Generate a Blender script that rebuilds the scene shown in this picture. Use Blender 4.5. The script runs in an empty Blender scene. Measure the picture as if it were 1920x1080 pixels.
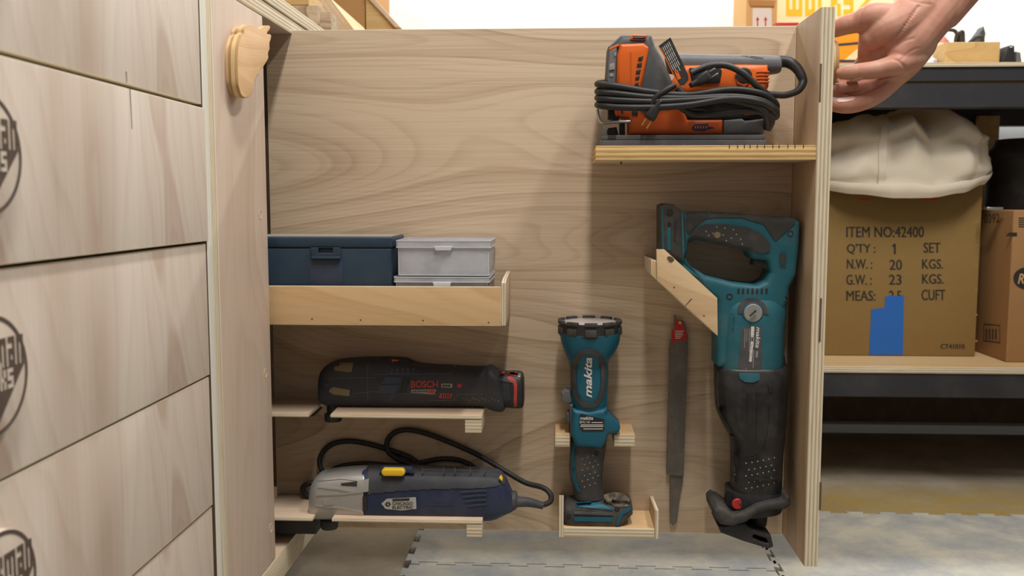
import bpy, bmesh, math, random
from mathutils import Vector, noise as mnoise
from mathutils.bvhtree import BVHTree
from mathutils.geometry import delaunay_2d_cdt
random.seed(7)
SC = bpy.context.scene
COL = SC.collection
V = Vector
# ------------------------------------------------------------------ camera
FPX, CZ = 1739.0, 0.6
PH = math.atan(165 / FPX)
TH = math.atan(85 / FPX * math.cos(PH))
cd = bpy.data.cameras.new('camera')
cam = bpy.data.objects.new('camera', cd)
COL.objects.link(cam)
cam.location = (0, 0, CZ)
cam.rotation_euler = (math.pi / 2 - PH, 0, TH)
cd.sensor_width = 36
cd.lens = FPX / 1920 * 36
cd.clip_start = 0.02
cd.dof.use_dof = True
cd.dof.focus_distance = 1.19
cd.dof.aperture_fstop = 8.0
SC.camera = cam
# ------------------------------------------------------------------ world, lamps, exposure
w = bpy.data.worlds.new('world')
SC.world = w
w.use_nodes = True
w.node_tree.nodes['Background'].inputs[0].default_value = (0.93, 0.96, 1.0, 1)
w.node_tree.nodes['Background'].inputs[1].default_value = 0.18


def lamp(name, loc, sx, sy, power, col=(1, 0.97, 0.93), rot=(0, 0, 0)):
    ld = bpy.data.lights.new(name, 'AREA')
    ld.shape = 'RECTANGLE'
    ld.size, ld.size_y, ld.energy, ld.color = sx, sy, power, col
    o = bpy.data.objects.new(name, ld)
    COL.objects.link(o)
    o.location, o.rotation_euler = loc, rot
    return o


lamp('ceiling_lamp', (0.10, 0.24, 2.42), 0.13, 0.9, 33)
lamp('ceiling_lamp.001', (0.90, 0.80, 2.42), 0.14, 0.8, 27)
lamp('wall_fill', (0.50, 2.30, 1.72), 2.4, 0.06, 23, (0.97, 0.985, 1.0))  # unseen fill light added to whiten the back wall and sign
SC.view_settings.view_transform = 'Standard'
SC.view_settings.look = 'None'
SC.view_settings.gamma = 1.0
SC.view_settings.use_curve_mapping = False
SC.view_settings.exposure = 0.08
# ------------------------------------------------------------------ picture point -> place
_c = V((-math.sin(TH) * math.cos(PH), math.cos(TH) * math.cos(PH), -math.sin(PH)))
_r = V((math.cos(TH), math.sin(TH), 0))
_u = V((-math.sin(TH) * math.sin(PH), math.cos(TH) * math.sin(PH), math.cos(PH)))


def on(px, py, ax, val):
    d = _c + _r * ((px - 960) / FPX) + _u * ((540 - py) / FPX)
    o = V((0, 0, CZ))
    return o + d * ((val - o[ax]) / d[ax])


def at(px, py, Y):
    return on(px, py, 1, Y)


# ------------------------------------------------------------------ materials
def srgb(r, g, b):
    f = lambda c: c / 12.92 if c <= 0.04045 else ((c + 0.055) / 1.055) ** 2.4
    return (f(r / 255), f(g / 255), f(b / 255), 1)


class NT:
    def __init__(s, name):
        s.m = bpy.data.materials.new(name)
        s.m.use_nodes = True
        s.t = s.m.node_tree
        s.b = s.t.nodes['Principled BSDF']

    def n(s, typ, **k):
        nd = s.t.nodes.new(typ)
        for a, b in k.items():
            setattr(nd, a, b)
        return nd

    def l(s, a, b):
        s.t.links.new(a, b)

    def coord(s, scale, loc=(0, 0, 0), rot=(0, 0, 0)):
        tc = s.n('ShaderNodeTexCoord')
        mp = s.n('ShaderNodeMapping')
        s.l(tc.outputs['Object'], mp.inputs[0])
        mp.inputs['Location'].default_value = loc
        mp.inputs['Rotation'].default_value = rot
        mp.inputs['Scale'].default_value = scale
        return mp.outputs[0]

    def noise(s, vec, scale=1, detail=2, rough=0.5, dist=0):
        nd = s.n('ShaderNodeTexNoise')
        s.l(vec, nd.inputs['Vector'])
        nd.inputs['Scale'].default_value = scale
        nd.inputs['Detail'].default_value = detail
        nd.inputs['Roughness'].default_value = rough
        nd.inputs['Distortion'].default_value = dist
        return nd.outputs[0]

    def math(s, op, a, b=None, clamp=False):
        nd = s.n('ShaderNodeMath', operation=op, use_clamp=clamp)
        for i, x in enumerate((a, b)):
            if x is None:
                continue
            if isinstance(x, (int, float)):
                nd.inputs[i].default_value = x
            else:
                s.l(x, nd.inputs[i])
        return nd.outputs[0]

    def ramp(s, fac, stops):
        nd = s.n('ShaderNodeValToRGB')
        el = nd.color_ramp.elements
        while len(el) < len(stops):
            el.new(0.5)
        for e, (p, c) in zip(el, stops):
            e.position = p
            e.color = c if hasattr(c, '__len__') else (c, c, c, 1)
        s.l(fac, nd.inputs[0])
        return nd.outputs[0]

    def mix(s, fac, a, b):
        nd = s.n('ShaderNodeMix', data_type='RGBA')
        for i, x in ((0, fac), (6, a), (7, b)):
            if isinstance(x, (int, float, tuple)):
                nd.inputs[i].default_value = x
            else:
                s.l(x, nd.inputs[i])
        return nd.outputs[2]

    def bump(s, h, strength=0.2, dist=0.001):
        nd = s.n('ShaderNodeBump')
        nd.inputs['Strength'].default_value = strength
        nd.inputs['Distance'].default_value = dist
        s.l(h, nd.inputs['Height'])
        s.l(nd.outputs[0], s.b.inputs['Normal'])

    def out(s, col=None, rough=0.5, metal=0.0, spec=0.4):
        if col is not None:
            if isinstance(col, tuple):
                s.b.inputs['Base Color'].default_value = col
            else:
                s.l(col, s.b.inputs['Base Color'])
        s.b.inputs['Roughness'].default_value = rough
        s.b.inputs['Metallic'].default_value = metal
        s.b.inputs['Specular IOR Level'].default_value = spec
        return s.m


def plain(name, rgb, rough=0.5, metal=0, dust=0.25, dustc=(165, 150, 130), spec=0.35, sc=30, bump=0.12):
    t = NT(name)
    c = t.coord((1, 1, 1))
    a = t.noise(c, sc, 5, 0.65)
    f = t.ramp(a, [(0.45, 0.0), (0.8, dust)])
    b = t.noise(c, sc * 14, 2, 0.6)
    col = t.mix(f, srgb(*rgb), srgb(*dustc))
    col = t.mix(t.math('MULTIPLY', b, 0.10), col, (0.0, 0.0, 0.0, 1))
    if bump:
        t.bump(b, bump, 0.0004)
    return t.out(col, rough, metal, spec)


def wood(name, light, dark, axis, seed=0, freq=9, lines=0.5, streak=0.35, vary=0.45, k=1.0, rough=0.55, cross=4.2, rot=(0, 0, 0), along=1.0, detail=1.4, fine=0.16):
    t = NT(name)
    s = [cross * k] * 3
    s[axis] = along * k
    c = t.coord(tuple(s), (seed * 1.7, seed * 2.3, seed * 0.9), rot)
    a = t.noise(c, 1.0, detail, 0.42, 0.25)
    fr = t.math('FRACT', t.math('MULTIPLY', a, freq))
    ln = t.ramp(fr, [(0.0, 0.0), (0.55, 0.18), (0.9, 0.8), (0.955, 1.0), (1.0, 0.0)])
    s2 = [330 * k] * 3
    s2[axis] = 5 * k
    st = t.noise(t.coord(tuple(s2), (seed, seed, seed), rot), 1, 2, 0.6)
    s3 = [9 * k] * 3
    s3[axis] = 0.6 * k
    vr = t.noise(t.coord(tuple(s3), (seed * 3, 0, seed), rot), 1, 2, 0.5)
    f = t.math('MULTIPLY', ln, lines)
    fr2 = t.math('FRACT', t.math('MULTIPLY', a, freq * 4.3))
    f = t.math('ADD', f, t.math('MULTIPLY', t.ramp(fr2, [(0.0, 0.0), (0.6, 0.1), (0.9, 1.0), (1.0, 0.0)]), fine))
    f = t.math('ADD', f, t.math('MULTIPLY', t.math('SUBTRACT', st, 0.5), streak * 2))
    f = t.math('ADD', f, t.math('MULTIPLY', t.math('SUBTRACT', vr, 0.42), vary * 2), clamp=True)
    col = t.mix(f, srgb(*light), srgb(*dark))
    t.bump(st, 0.08, 0.0004)
    return t.out(col, rough, 0, 0.3)


def ply(name, axis, period=0.0046, a=(226, 216, 192), b=(178, 152, 116), seed=0):
    t = NT(name)
    tc = t.n('ShaderNodeTexCoord')
    sp = t.n('ShaderNodeSeparateXYZ')
    t.l(tc.outputs['Object'], sp.inputs[0])
    s = [25.0, 25.0, 25.0]
    s[axis] = 900
    st = t.noise(t.coord(tuple(s), (seed, seed, 0)), 1, 3, 0.6)
    v = t.math('MULTIPLY', sp.outputs[axis], 1 / period)
    v = t.math('FRACT', t.math('ADD', v, t.math('MULTIPLY', st, 0.22)))
    f = t.ramp(v, [(0.0, 0.05), (0.42, 0.1), (0.5, 0.8), (0.94, 0.65), (1.0, 0.05)])
    f = t.math('ADD', f, t.math('MULTIPLY', t.math('SUBTRACT', st, 0.5), 0.9), clamp=True)
    return t.out(t.mix(f, srgb(*a), srgb(*b)), 0.65, 0, 0.2)


PLY = [ply('plywood_edge_' + 'xyz'[i], i) for i in range(3)]
M = {}
M['panel'] = wood('birch_panel_wood', (207, 184, 156), (152, 122, 93), 0, 3.1, 15, 0.36, 0.36, 0.30, fine=0.2, along=0.95, cross=5.6, detail=1.25)
M['drawer'] = wood('birch_drawer_wood', (218, 206, 192), (178, 152, 132), 2, 5.3, 5, 0.5, 0.2, 0.9, 1.1, along=1.1, cross=5.0)
M['strip'] = wood('birch_strip_wood', (208, 188, 170), (174, 146, 124), 2, 8.8, 5, 0.3, 0.3, 0.4, 1.2)
M['board'] = wood('birch_board_wood', (200, 172, 140), (150, 118, 86), 2, 2.2, 6, 0.4, 0.3, 0.4, 1.2)
M['tray'] = wood('golden_birch_wood', (216, 182, 136), (184, 142, 96), 0, 4.4, 6, 0.35, 0.2, 0.35, 1.6)
M['shelfw'] = wood('pale_birch_wood', (214, 190, 164), (182, 152, 124), 0, 6.1, 5, 0.3, 0.25, 0.35, 1.5)
M['bracketw'] = wood('angled_birch_wood', (220, 190, 148), (188, 150, 108), 0, 1.4, 7, 0.4, 0.2, 0.3, 2.0, rot=(0, 0.7, 0))
M['knob'] = wood('maple_knob_wood', (226, 188, 142), (196, 148, 100), 1, 9.4, 12, 0.35, 0.2, 0.25, 2.4, rot=(0.8, 0, 0))
M['knobedge'] = ply('knob_edge_wood', 0, 0.009, (214, 186, 140), (170, 132, 84))
M['block'] = wood('pine_block_wood', (206, 174, 118), (176, 138, 84), 0, 7.7, 12, 0.4, 0.2, 0.3, 3)
M['grey_wood'] = wood('weathered_offcut_wood', (196, 172, 140), (122, 98, 76), 0, 2.7, 12, 0.6, 0.5, 0.5, 4)
M['brown'] = plain('brown_board', (176, 130, 76), 0.7, 0, 0.2)
M['bench_ply'] = wood('bench_top_wood', (200, 170, 126), (160, 126, 84), 0, 3.9, 5, 0.3, 0.3, 0.3)
M['black_steel'] = plain('black_painted_steel', (50, 50, 53), 0.5, 0.0, 0.25, (110, 105, 98), sc=8)
M['teal'] = plain('teal_plastic', (38, 98, 110), 0.5, 0, 0.4, (106, 122, 120), sc=26)
M['teal_dark'] = plain('deep_teal_plastic', (20, 90, 110), 0.5, 0, 0.12, (100, 125, 125), sc=26)
M['rubber'] = plain('dark_rubber', (62, 60, 58), 0.75, 0, 0.5, (128, 118, 104), sc=24)
M['black'] = plain('black_plastic', (40, 39, 40), 0.5, 0, 0.25, (105, 98, 92), sc=30)
M['boot'] = plain('black_rubber_boot', (36, 36, 38), 0.42, 0, 0.34, (120, 115, 108), sc=20)
M['cord'] = plain('black_rubber_cord', (42, 41, 41), 0.5, 0, 0.2, (90, 86, 80), sc=60)
M['dusty'] = plain('sawdust_covered_rubber', (84, 78, 70), 0.9, 0, 0.85, (178, 160, 132), sc=120)
M['orange'] = plain('orange_plastic', (226, 104, 32), 0.42, 0, 0.1, (200, 140, 90))
M['orange_dark'] = plain('deep_orange_plastic', (196, 86, 26), 0.45, 0, 0.15, (180, 120, 70))
M['grey'] = plain('grey_plastic', (104, 104, 106), 0.55, 0, 0.2)
M['dgrey'] = plain('dark_grey_plastic', (78, 78, 80), 0.55, 0, 0.22)
M['lgrey'] = plain('pale_grey_plastic', (150, 148, 142), 0.5, 0, 0.2)
M['alu'] = plain('cast_aluminium', (186, 184, 180), 0.38, 0.55, 0.15, (120, 110, 100))
M['steel'] = plain('bright_steel', (190, 190, 188), 0.3, 0.9, 0.1)
M['brass'] = plain('brass_prong', (214, 184, 120), 0.35, 0.8, 0.1)
M['blade'] = plain('dark_blade_steel', (104, 98, 92), 0.5, 0.3, 0.5, (150, 136, 118), sc=50)
M['red'] = plain('red_paint', (186, 40, 40), 0.5, 0, 0.15)
M['red_dim'] = plain('faded_red_print', (176, 58, 50), 0.6, 0, 0.2)
M['white'] = plain('white_print', (218, 214, 206), 0.6, 0, 0.1)
M['grey_print'] = plain('grey_print', (150, 146, 140), 0.6, 0, 0.2)
M['white_paint'] = plain('white_wall_paint', (236, 240, 240), 0.8, 0, 0.04, (220, 222, 220), sc=2, bump=0.05)
M['navy'] = plain('navy_plastic', (40, 49, 74), 0.5, 0, 0.22, (110, 110, 116), sc=24)
M['charcoal'] = plain('charcoal_rubber', (62, 63, 68), 0.65, 0, 0.3, (120, 114, 106), sc=24)
M['slate'] = plain('slate_blue_plastic', (54, 66, 84), 0.5, 0, 0.25, (90, 92, 96), sc=30)
M['bosch'] = plain('dusty_navy_plastic', (50, 53, 60), 0.55, 0, 0.4, (98, 88, 76), sc=14)
M['olive'] = plain('sawdust_in_recess', (128, 112, 84), 0.9, 0, 0.3)
M['yellow'] = plain('yellow_plastic', (240, 196, 44), 0.4, 0, 0.08)
M['silver_label'] = plain('silver_label', (186, 184, 176), 0.4, 0.2, 0.1)
M['ink'] = plain('black_ink', (46, 42, 38), 0.7, 0, 0.05)
M['burn'] = plain('burnt_wood_mark', (86, 72, 62), 0.8, 0, 0.3, (130, 110, 90), sc=60)
M['bluecase'] = plain('dusty_blue_plastic', (44, 62, 78), 0.42, 0, 0.35, (88, 96, 102), sc=14)
M['dust_top'] = plain('dusty_lid_top', (150, 140, 130), 0.9, 0, 0.4, (110, 110, 112), sc=60)
M['carton'] = plain('olive_cardboard', (142, 114, 66), 0.85, 0, 0.12, (140, 110, 60), sc=6)
M['carton2'] = plain('brown_cardboard', (166, 124, 80), 0.85, 0, 0.12, (150, 112, 70), sc=6)
M['carton3'] = plain('pale_cardboard', (206, 166, 112), 0.85, 0, 0.12, (190, 150, 100), sc=6)
M['tape'] = plain('blue_masking_tape', (42, 104, 186), 0.6, 0, 0.06, (70, 120, 180))
M['cream'] = plain('cream_sign_board', (240, 222, 176), 0.7, 0, 0.05)
M['sign_yellow'] = plain('sign_yellow_print', (246, 186, 40), 0.6, 0, 0.03)
M['sign_orange'] = plain('sign_orange_print', (250, 160, 24), 0.6, 0, 0.03)
M['pale_edge'] = ply('pale_plywood_edge', 1, 0.0046, (228, 226, 216), (204, 196, 178))
M['nail'] = plain('finger_nail', (226, 178, 164), 0.35, 0, 0.0, bump=0)
M['crease'] = None
M['shadow_gap'] = plain('shade_brown_wood', (96, 78, 62), 0.8, 0, 0.2)  # brown darkened to carry the shade of insides, voids and the under-bench wall
M['label_black'] = plain('black_label', (38, 36, 36), 0.5, 0, 0.2, (96, 90, 84), sc=40)
M['tag'] = plain('black_paper_tag', (44, 42, 42), 0.5, 0, 0.1)


def canvas():
    t = NT('cream_canvas_cloth')
    c = t.coord((1, 1, 1))
    a = t.noise(c, 900, 2, 0.6)
    b = t.noise(c, 9, 3, 0.6)
    col = t.mix(b, srgb(232, 222, 204), srgb(206, 192, 168))
    t.bump(a, 0.2, 0.0004)
    return t.out(col, 0.95, 0, 0.1)


M['canvas'] = canvas()


def skin():
    t = NT('skin')
    c = t.coord((1, 1, 1))
    a = t.noise(c, 28, 3, 0.6)
    b = t.noise(c, 700, 2, 0.6)
    f = t.ramp(a, [(0.35, 0.0), (0.65, 1.0)])
    col = t.mix(f, srgb(200, 152, 130), srgb(188, 128, 108))
    t.bump(b, 0.18, 0.0006)
    t.b.inputs['Subsurface Weight'].default_value = 0.12
    t.b.inputs['Subsurface Radius'].default_value = (0.008, 0.003, 0.0015)
    return t.out(col, 0.55, 0, 0.35)


M['skin'] = skin()


def clear_plastic():
    t = NT('frosted_clear_plastic')
    c = t.coord((1, 1, 1))
    a = t.noise(c, 18, 4, 0.6)
    f = t.ramp(a, [(0.3, 0.30), (0.75, 0.62)])
    tr = t.n('ShaderNodeBsdfTransparent')
    tr.inputs[0].default_value = (0.86, 0.87, 0.89, 1)
    mx = t.n('ShaderNodeMixShader')
    t.out(srgb(224, 224, 228), 0.22, 0, 0.6)
    t.l(f, mx.inputs[0])
    t.l(tr.outputs[0], mx.inputs[1])
    t.l(t.b.outputs[0], mx.inputs[2])
    t.l(mx.outputs[0], t.t.nodes['Material Output'].inputs[0])
    return t.m


M['clear'] = clear_plastic()
M['clear_edge'] = plain('milky_plastic_rim', (206, 208, 214), 0.25, 0, 0.05, spec=0.6)
M['grit'] = plain('grey_sandpaper_sheets', (206, 204, 202), 0.8, 0, 0.2, (150, 146, 142))


def floor_mat():
    t = NT('dusty_concrete')
    c = t.coord((1, 1, 1))
    a = t.noise(c, 3.5, 6, 0.65)
    b = t.noise(c, 60, 4, 0.7)
    col = t.mix(t.ramp(a, [(0.35, 0.0), (0.65, 1.0)]), srgb(132, 120, 102), srgb(172, 160, 140))
    # a patch of yellow sawdust lying in front of the bench
    sp = t.n('ShaderNodeSeparateXYZ')
    tc = t.n('ShaderNodeTexCoord')
    t.l(tc.outputs['Object'], sp.inputs[0])
    y = t.math('ADD', sp.outputs[1], t.math('MULTIPLY', t.math('SUBTRACT', a, 0.5), 0.30))
    m1 = t.ramp(t.math('MULTIPLY', t.math('ABSOLUTE', t.math('SUBTRACT', y, 1.80)), 5.5), [(0.3, 1.0), (1.0, 0.0)])
    d = t.noise(t.coord((0.7, 1.6, 1), (4, 2, 0)), 16, 7, 0.75)
    m1 = t.math('MULTIPLY', m1, t.ramp(d, [(0.32, 0.2), (0.6, 1.0)]))
    col = t.mix(m1, col, srgb(168, 142, 78))
    col = t.mix(t.math('MULTIPLY', b, 0.25), col, srgb(90, 80, 66))
    t.bump(b, 0.3, 0.002)
    return t.out(col, 0.9, 0, 0.15)


def foam_mat():
    t = NT('dusty_grey_foam')
    c = t.coord((1, 1, 1))
    a = t.noise(c, 9, 6, 0.7)
    b = t.noise(c, 160, 4, 0.7)
    col = t.mix(t.ramp(a, [(0.4, 0.0), (0.62, 1.0)]), srgb(160, 161, 159), srgb(192, 186, 170))
    sp = t.ramp(b, [(0.66, 0.0), (0.74, 0.5)])
    col = t.mix(sp, col, srgb(186, 172, 140))
    t.bump(b, 0.35, 0.001)
    return t.out(col, 0.9, 0, 0.15)


M['floor'] = floor_mat()
M['foam'] = foam_mat()


# ------------------------------------------------------------------ mesh tools
def fillet(pts, r, seg=5):
    """pts: (x,y) or (x,y,r) -> rounded outline"""
    out = []
    n = len(pts)
    for i in range(n):
        p = V(pts[i][:2])
        rr = pts[i][2] if len(pts[i]) > 2 else r
        a, b = V(pts[i - 1][:2]), V(pts[(i + 1) % n][:2])
        da, db = a - p, b - p
        la, lb = da.length, db.length
        if rr <= 0 or la < 1e-9 or lb < 1e-9:
            out.append(p)
            continue
        da, db = da / la, db / lb
        ang = da.angle(db, 0)
        if ang > math.pi - 0.05:
            out.append(p)
            continue
        t = min(rr / max(math.tan(ang / 2), 1e-4), la * 0.48, lb * 0.48)
        for k in range(seg + 1):
            s = k / seg
            q = (p + da * t) * (1 - s) ** 2 + p * 2 * s * (1 - s) + (p + db * t) * s ** 2
            out.append(q)
    return out


def spline(pts, sub=6, closed=False):
    P = [V(p) for p in pts]
    n = len(P)
    out = []
    rng = n if closed else n - 1
    for i in range(rng):
        if closed:
            p0, p1, p2, p3 = P[i - 1], P[i], P[(i + 1) % n], P[(i + 2) % n]
        else:
            p0, p1, p2, p3 = P[max(i - 1, 0)], P[i], P[i + 1], P[min(i + 2, n - 1)]
        for k in range(sub):
            t = k / sub
            out.append(0.5 * ((2 * p1) + (p2 - p0) * t + (2 * p0 - 5 * p1 + 4 * p2 - p3) * t * t + (3 * p1 - p0 - 3 * p2 + p3) * t ** 3))
    if not closed:
        out.append(P[-1].copy())
    return out


def fill(loops):
    """own points and triangles covering an outline with holes (outer ccw, holes cw)"""
    pts, edges = [], []
    for l in loops:
        o = len(pts)
        n = len(l)
        pts += [V((p.x, p.y)) for p in l]
        edges += [(o + i, o + (i + 1) % n) for i in range(n)]
    vo, _e, fo, ov, _oe, _of = delaunay_2d_cdt(pts, edges, [], 0, 1e-7)
    sg = 1 if area2(loops[0]) > 0 else -1

    def wind(x, y):
        c = 0
        for a, b in edges:
            p, q = pts[a], pts[b]
            if (p.y > y) != (q.y > y) and x < (q.x - p.x) * (y - p.y) / (q.y - p.y) + p.x:
                c += 1 if q.y > p.y else -1
        return c
    out = []
    for f in fo:
        cx = sum(vo[i].x for i in f) / 3
        cy = sum(vo[i].y for i in f) / 3
        if wind(cx, cy) * sg > 0:
            out.append(list(f))
    return [V((v.x, v.y)) for v in vo], out


def area2(p):
    return sum(p[i - 1].x * p[i].y - p[i].x * p[i - 1].y for i in range(len(p)))


def inset(loop, d):
    n = len(loop)
    out = []
    for i in range(n):
        e1 = loop[i] - loop[i - 1]
        e2 = loop[(i + 1) % n] - loop[i]
        n1 = V((-e1.y, e1.x))
        n2 = V((-e2.y, e2.x))
        if n1.length < 1e-12:
            n1 = n2
        if n2.length < 1e-12:
            n2 = n1
        n1, n2 = n1.normalized(), n2.normalized()
        m = n1 + n2
        if m.length < 1e-6:
            m = n1
        m.normalize()
        out.append(loop[i] + m * (d / max(m.dot(n1), 0.5)))
    # edges that turned over are drawn together where their neighbours meet
    for _ in range(4):
        bad = [(out[(i + 1) % n] - out[i]).dot(loop[(i + 1) % n] - loop[i]) < -1e-16 for i in range(n)]
        if not any(bad) or all(bad):
            break
        st = next(i for i in range(n) if not bad[i])
        i = 1
        while i < n:
            if bad[(st + i) % n]:
                k = i
                while bad[(st + k) % n] and k < n:
                    k += 1
                ia, ib = (st + i) % n, (st + k) % n
                a0, a1 = loop[ia - 1], loop[ia]
                b0, b1 = loop[ib], loop[(ib + 1) % n]
                da, db = (a1 - a0), (b1 - b0)
                na, nb = V((-da.y, da.x)).normalized() * d, V((-db.y, db.x)).normalized() * d
                den = da.x * db.y - da.y * db.x
                mid = sum((out[(st + q) % n] for q in range(i, k + 1)), V((0, 0))) / (k - i + 1)
                pt = mid
                if abs(den) > 1e-3 * da.length * db.length:
                    r_ = (b0 + nb) - (a0 + na)
                    t = (r_.x * db.y - r_.y * db.x) / den
                    c_ = a0 + na + da * t
                    if (c_ - mid).length < 3 * d:
                        pt = c_
                for q in range(i, k + 1):
                    out[(st + q) % n] = pt.copy()
                i = k + 1
            else:
                i += 1
    return out


class MB:
    def __init__(s):
        s.v, s.f, s.m, s.flat = [], [], [], set()

    def add(s, vs, fs, mat=0):
        o = len(s.v)
        s.v += [V(x) for x in vs]
        for f in fs:
            s.f.append([i + o for i in f])
            s.m.append(mat)
        return s

    # prism in a mapped 2-D frame; w runs from w0 (front) to w1
    def prism2(s, outers, w0, w1, mapf, r=0.0, mat=0, sidemat=None, seg=3, backr=None):
        sidemat = mat if sidemat is None else sidemat
        backr = r if backr is None else backr
        loops = []
        for k, lp in enumerate(outers):
            lp = [V(p[:2]) for p in lp]
            cl = []
            for p in lp:
                if not cl or (p - cl[-1]).length > 1e-6:
                    cl.append(p)
            if (cl[0] - cl[-1]).length < 1e-6:
                cl.pop()
            if (area2(cl) > 0) != (k == 0):
                cl.reverse()
            loops.append(cl)
        sg = 1 if w1 > w0 else -1
        rings = []
        if r > 0:
            for i in range(seg + 1):
                a = math.pi / 2 * i / seg
                rings.append((r * (1 - math.sin(a)), w0 + sg * r * (1 - math.cos(a))))
        else:
            rings.append((0, w0))
        if backr > 0:
            for i in range(seg, -1, -1):
                a = math.pi / 2 * i / seg
                rings.append((backr * (1 - math.sin(a)), w1 - sg * backr * (1 - math.cos(a))))
        else:
            rings.append((0, w1))
        base = len(s.v)
        tot = sum(len(l) for l in loops)
        for d, ww in rings:
            for lp in loops:
                q = inset(lp, d) if d > 1e-9 else lp
                s.v += [V(mapf(p.x, p.y, ww)) for p in q]
        off = 0
        for lp in loops:
            n = len(lp)
            for j in range(len(rings) - 1):
                for i in range(n):
                    a = base + j * tot + off + i
                    b = base + j * tot + off + (i + 1) % n
                    s.f.append([a, b, b + tot, a + tot])
                    s.m.append(sidemat)
            off += n
        for d, ww in (rings[0], rings[-1]):
            cp, tri = fill([inset(l, d) if d > 1e-9 else l for l in loops])
            cb_ = len(s.v)
            s.v += [V(mapf(p.x, p.y, ww)) for p in cp]
            for t in tri:
                s.flat.add(len(s.f))
                s.f.append([cb_ + i for i in t])
                s.m.append(mat)
        return s

    # outline in picture points, built at depth Y (front) .. Y+t, facing -Y
    def plate(s, outline, Y, t, r=0.0, fil=0.0, holes=(), mat=0, sidemat=None, sm=False, Yref=None, seg=3):
        Yr = Y if Yref is None else Yref
        ls = []
        for o in [outline] + list(holes):
            o = fillet(o, fil) if not sm else spline([p[:2] for p in o], 5, True)
            ls.append([V(((q := at(p[0], p[1], Yr)).x, q.z)) for p in o])
        return s.prism2(ls, Y, Y + t, lambda a, b, ww: (a, ww, b), r, mat, sidemat, seg)

    def box(s, x0, x1, y0, y1, z0, z1, r=0.0, mat=0, fil=0.0, axis=1, sidemat=None):
        if axis == 1:
            lp = fillet([(x0, z0), (x1, z0), (x1, z1), (x0, z1)], fil)
            return s.prism2([lp], y0, y1, lambda a, b, ww: (a, ww, b), r, mat, sidemat)
        if axis == 2:
            lp = fillet([(x0, y0), (x1, y0), (x1, y1), (x0, y1)], fil)
            return s.prism2([lp], z0, z1, lambda a, b, ww: (a, b, ww), r, mat, sidemat)
        lp = fillet([(y0, z0), (y1, z0), (y1, z1), (y0, z1)], fil)
        return s.prism2([lp], x0, x1, lambda a, b, ww: (ww, a, b), r, mat, sidemat)

    # board: broad faces mat 0 (normal = axis), edges mat 1
    def board(s, x0, x1, y0, y1, z0, z1, axis, r=0.0007):
        return s.box(x0, x1, y0, y1, z0, z1, r, 0, 0, axis, 1)

    # secs: ((ax,ay),(bx,by),half_depth[,Yc]) in picture points on depth Ym
    def loft(s, secs, Ym, n=3.2, ring=32, sub=4, mat=0, cap=True):
        rows = []
        for q in secs:
            yc = q[3] if len(q) > 3 else Ym
            a, b = at(q[0][0], q[0][1], yc), at(q[1][0], q[1][1], yc)
            rows.append(list(a) + list(b) + [q[2]])
        if sub > 1:
            fine = []
            N = len(rows)
            for i in range(N - 1):
                p0, p1, p2, p3 = rows[max(i - 1, 0)], rows[i], rows[i + 1], rows[min(i + 2, N - 1)]
                for k in range(sub):
                    t = k / sub
                    fine.append([0.5 * (2 * B + (C - A) * t + (2 * A - 5 * B + 4 * C - D) * t * t + (3 * B - A - 3 * C + D) * t ** 3) for A, B, C, D in zip(p0, p1, p2, p3)])
            fine.append(rows[-1])
            rows = fine
        base = len(s.v)
        for q in rows:
            a, b, hd = V(q[0:3]), V(q[3:6]), max(q[6], 0.0005)
            c, h = (a + b) / 2, (a - b) / 2
            for k in range(ring):
                th = 2 * math.pi * k / ring
                cs, sn = math.cos(th), math.sin(th)
                e = 2 / n
                s.v.append(c + h * (math.copysign(abs(sn) ** e, sn)) + V((0, hd * math.copysign(abs(cs) ** e, cs), 0)))
        R = len(rows)
        for j in range(R - 1):
            for k in range(ring):
                a, b = base + j * ring + k, base + j * ring + (k + 1) % ring
                s.f.append([a, b, b + ring, a + ring])
                s.m.append(mat)
        if cap:
            for j in (0, R - 1):
                s.flat.add(len(s.f))
                s.f.append([base + j * ring + k for k in range(ring)])
                s.m.append(mat)
        return s

    def tube(s, pts, r, seg=12, sub=6, mat=0, taper=None):
        P = spline(pts, sub) if sub > 1 else [V(p) for p in pts]
        base = len(s.v)
        nrm = None
        n = len(P)
        for i, p in enumerate(P):
            t = (P[min(i + 1, n - 1)] - P[max(i - 1, 0)]).normalized()
            if nrm is None:
                nrm = t.orthogonal().normalized()
            nrm = (nrm - t * nrm.dot(t))
            nrm = nrm.normalized() if nrm.length > 1e-6 else t.orthogonal().normalized()
            bn = t.cross(nrm)
            rr = r if taper is None else r * taper(i / (n - 1))
            for k in range(seg):
                a = 2 * math.pi * k / seg
                s.v.append(p + (nrm * math.cos(a) + bn * math.sin(a)) * rr)
        for j in range(n - 1):
            for k in range(seg):
                a, b = base + j * seg + k, base + j * seg + (k + 1) % seg
                s.f.append([a, b, b + seg, a + seg])
                s.m.append(mat)
        for j in (0, n - 1):
            s.f.append([base + j * seg + k for k in range(seg)])
            s.m.append(mat)
        return s

    # profile [(r,h)] around an axis through c
    def lathe(s, c, prof, ax=(0, 0, 1), seg=40, mat=0, sx=1.0):
        ax = V(ax).normalized()
        e1 = V((1, 0, 0)) if abs(ax.x) < 0.9 else V((0, 1, 0))
        e1 = (e1 - ax * e1.dot(ax)).normalized()
        e2 = ax.cross(e1)
        base = len(s.v)
        c = V(c)
        for r, h in prof:
            for k in range(seg):
                a = 2 * math.pi * k / seg
                s.v.append(c + ax * h + (e1 * math.cos(a) + e2 * math.sin(a) * sx) * r)
        for j in range(len(prof) - 1):
            for k in range(seg):
                a, b = base + j * seg + k, base + j * seg + (k + 1) % seg
                s.f.append([a, b, b + seg, a + seg])
                s.m.append(mat)
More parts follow.
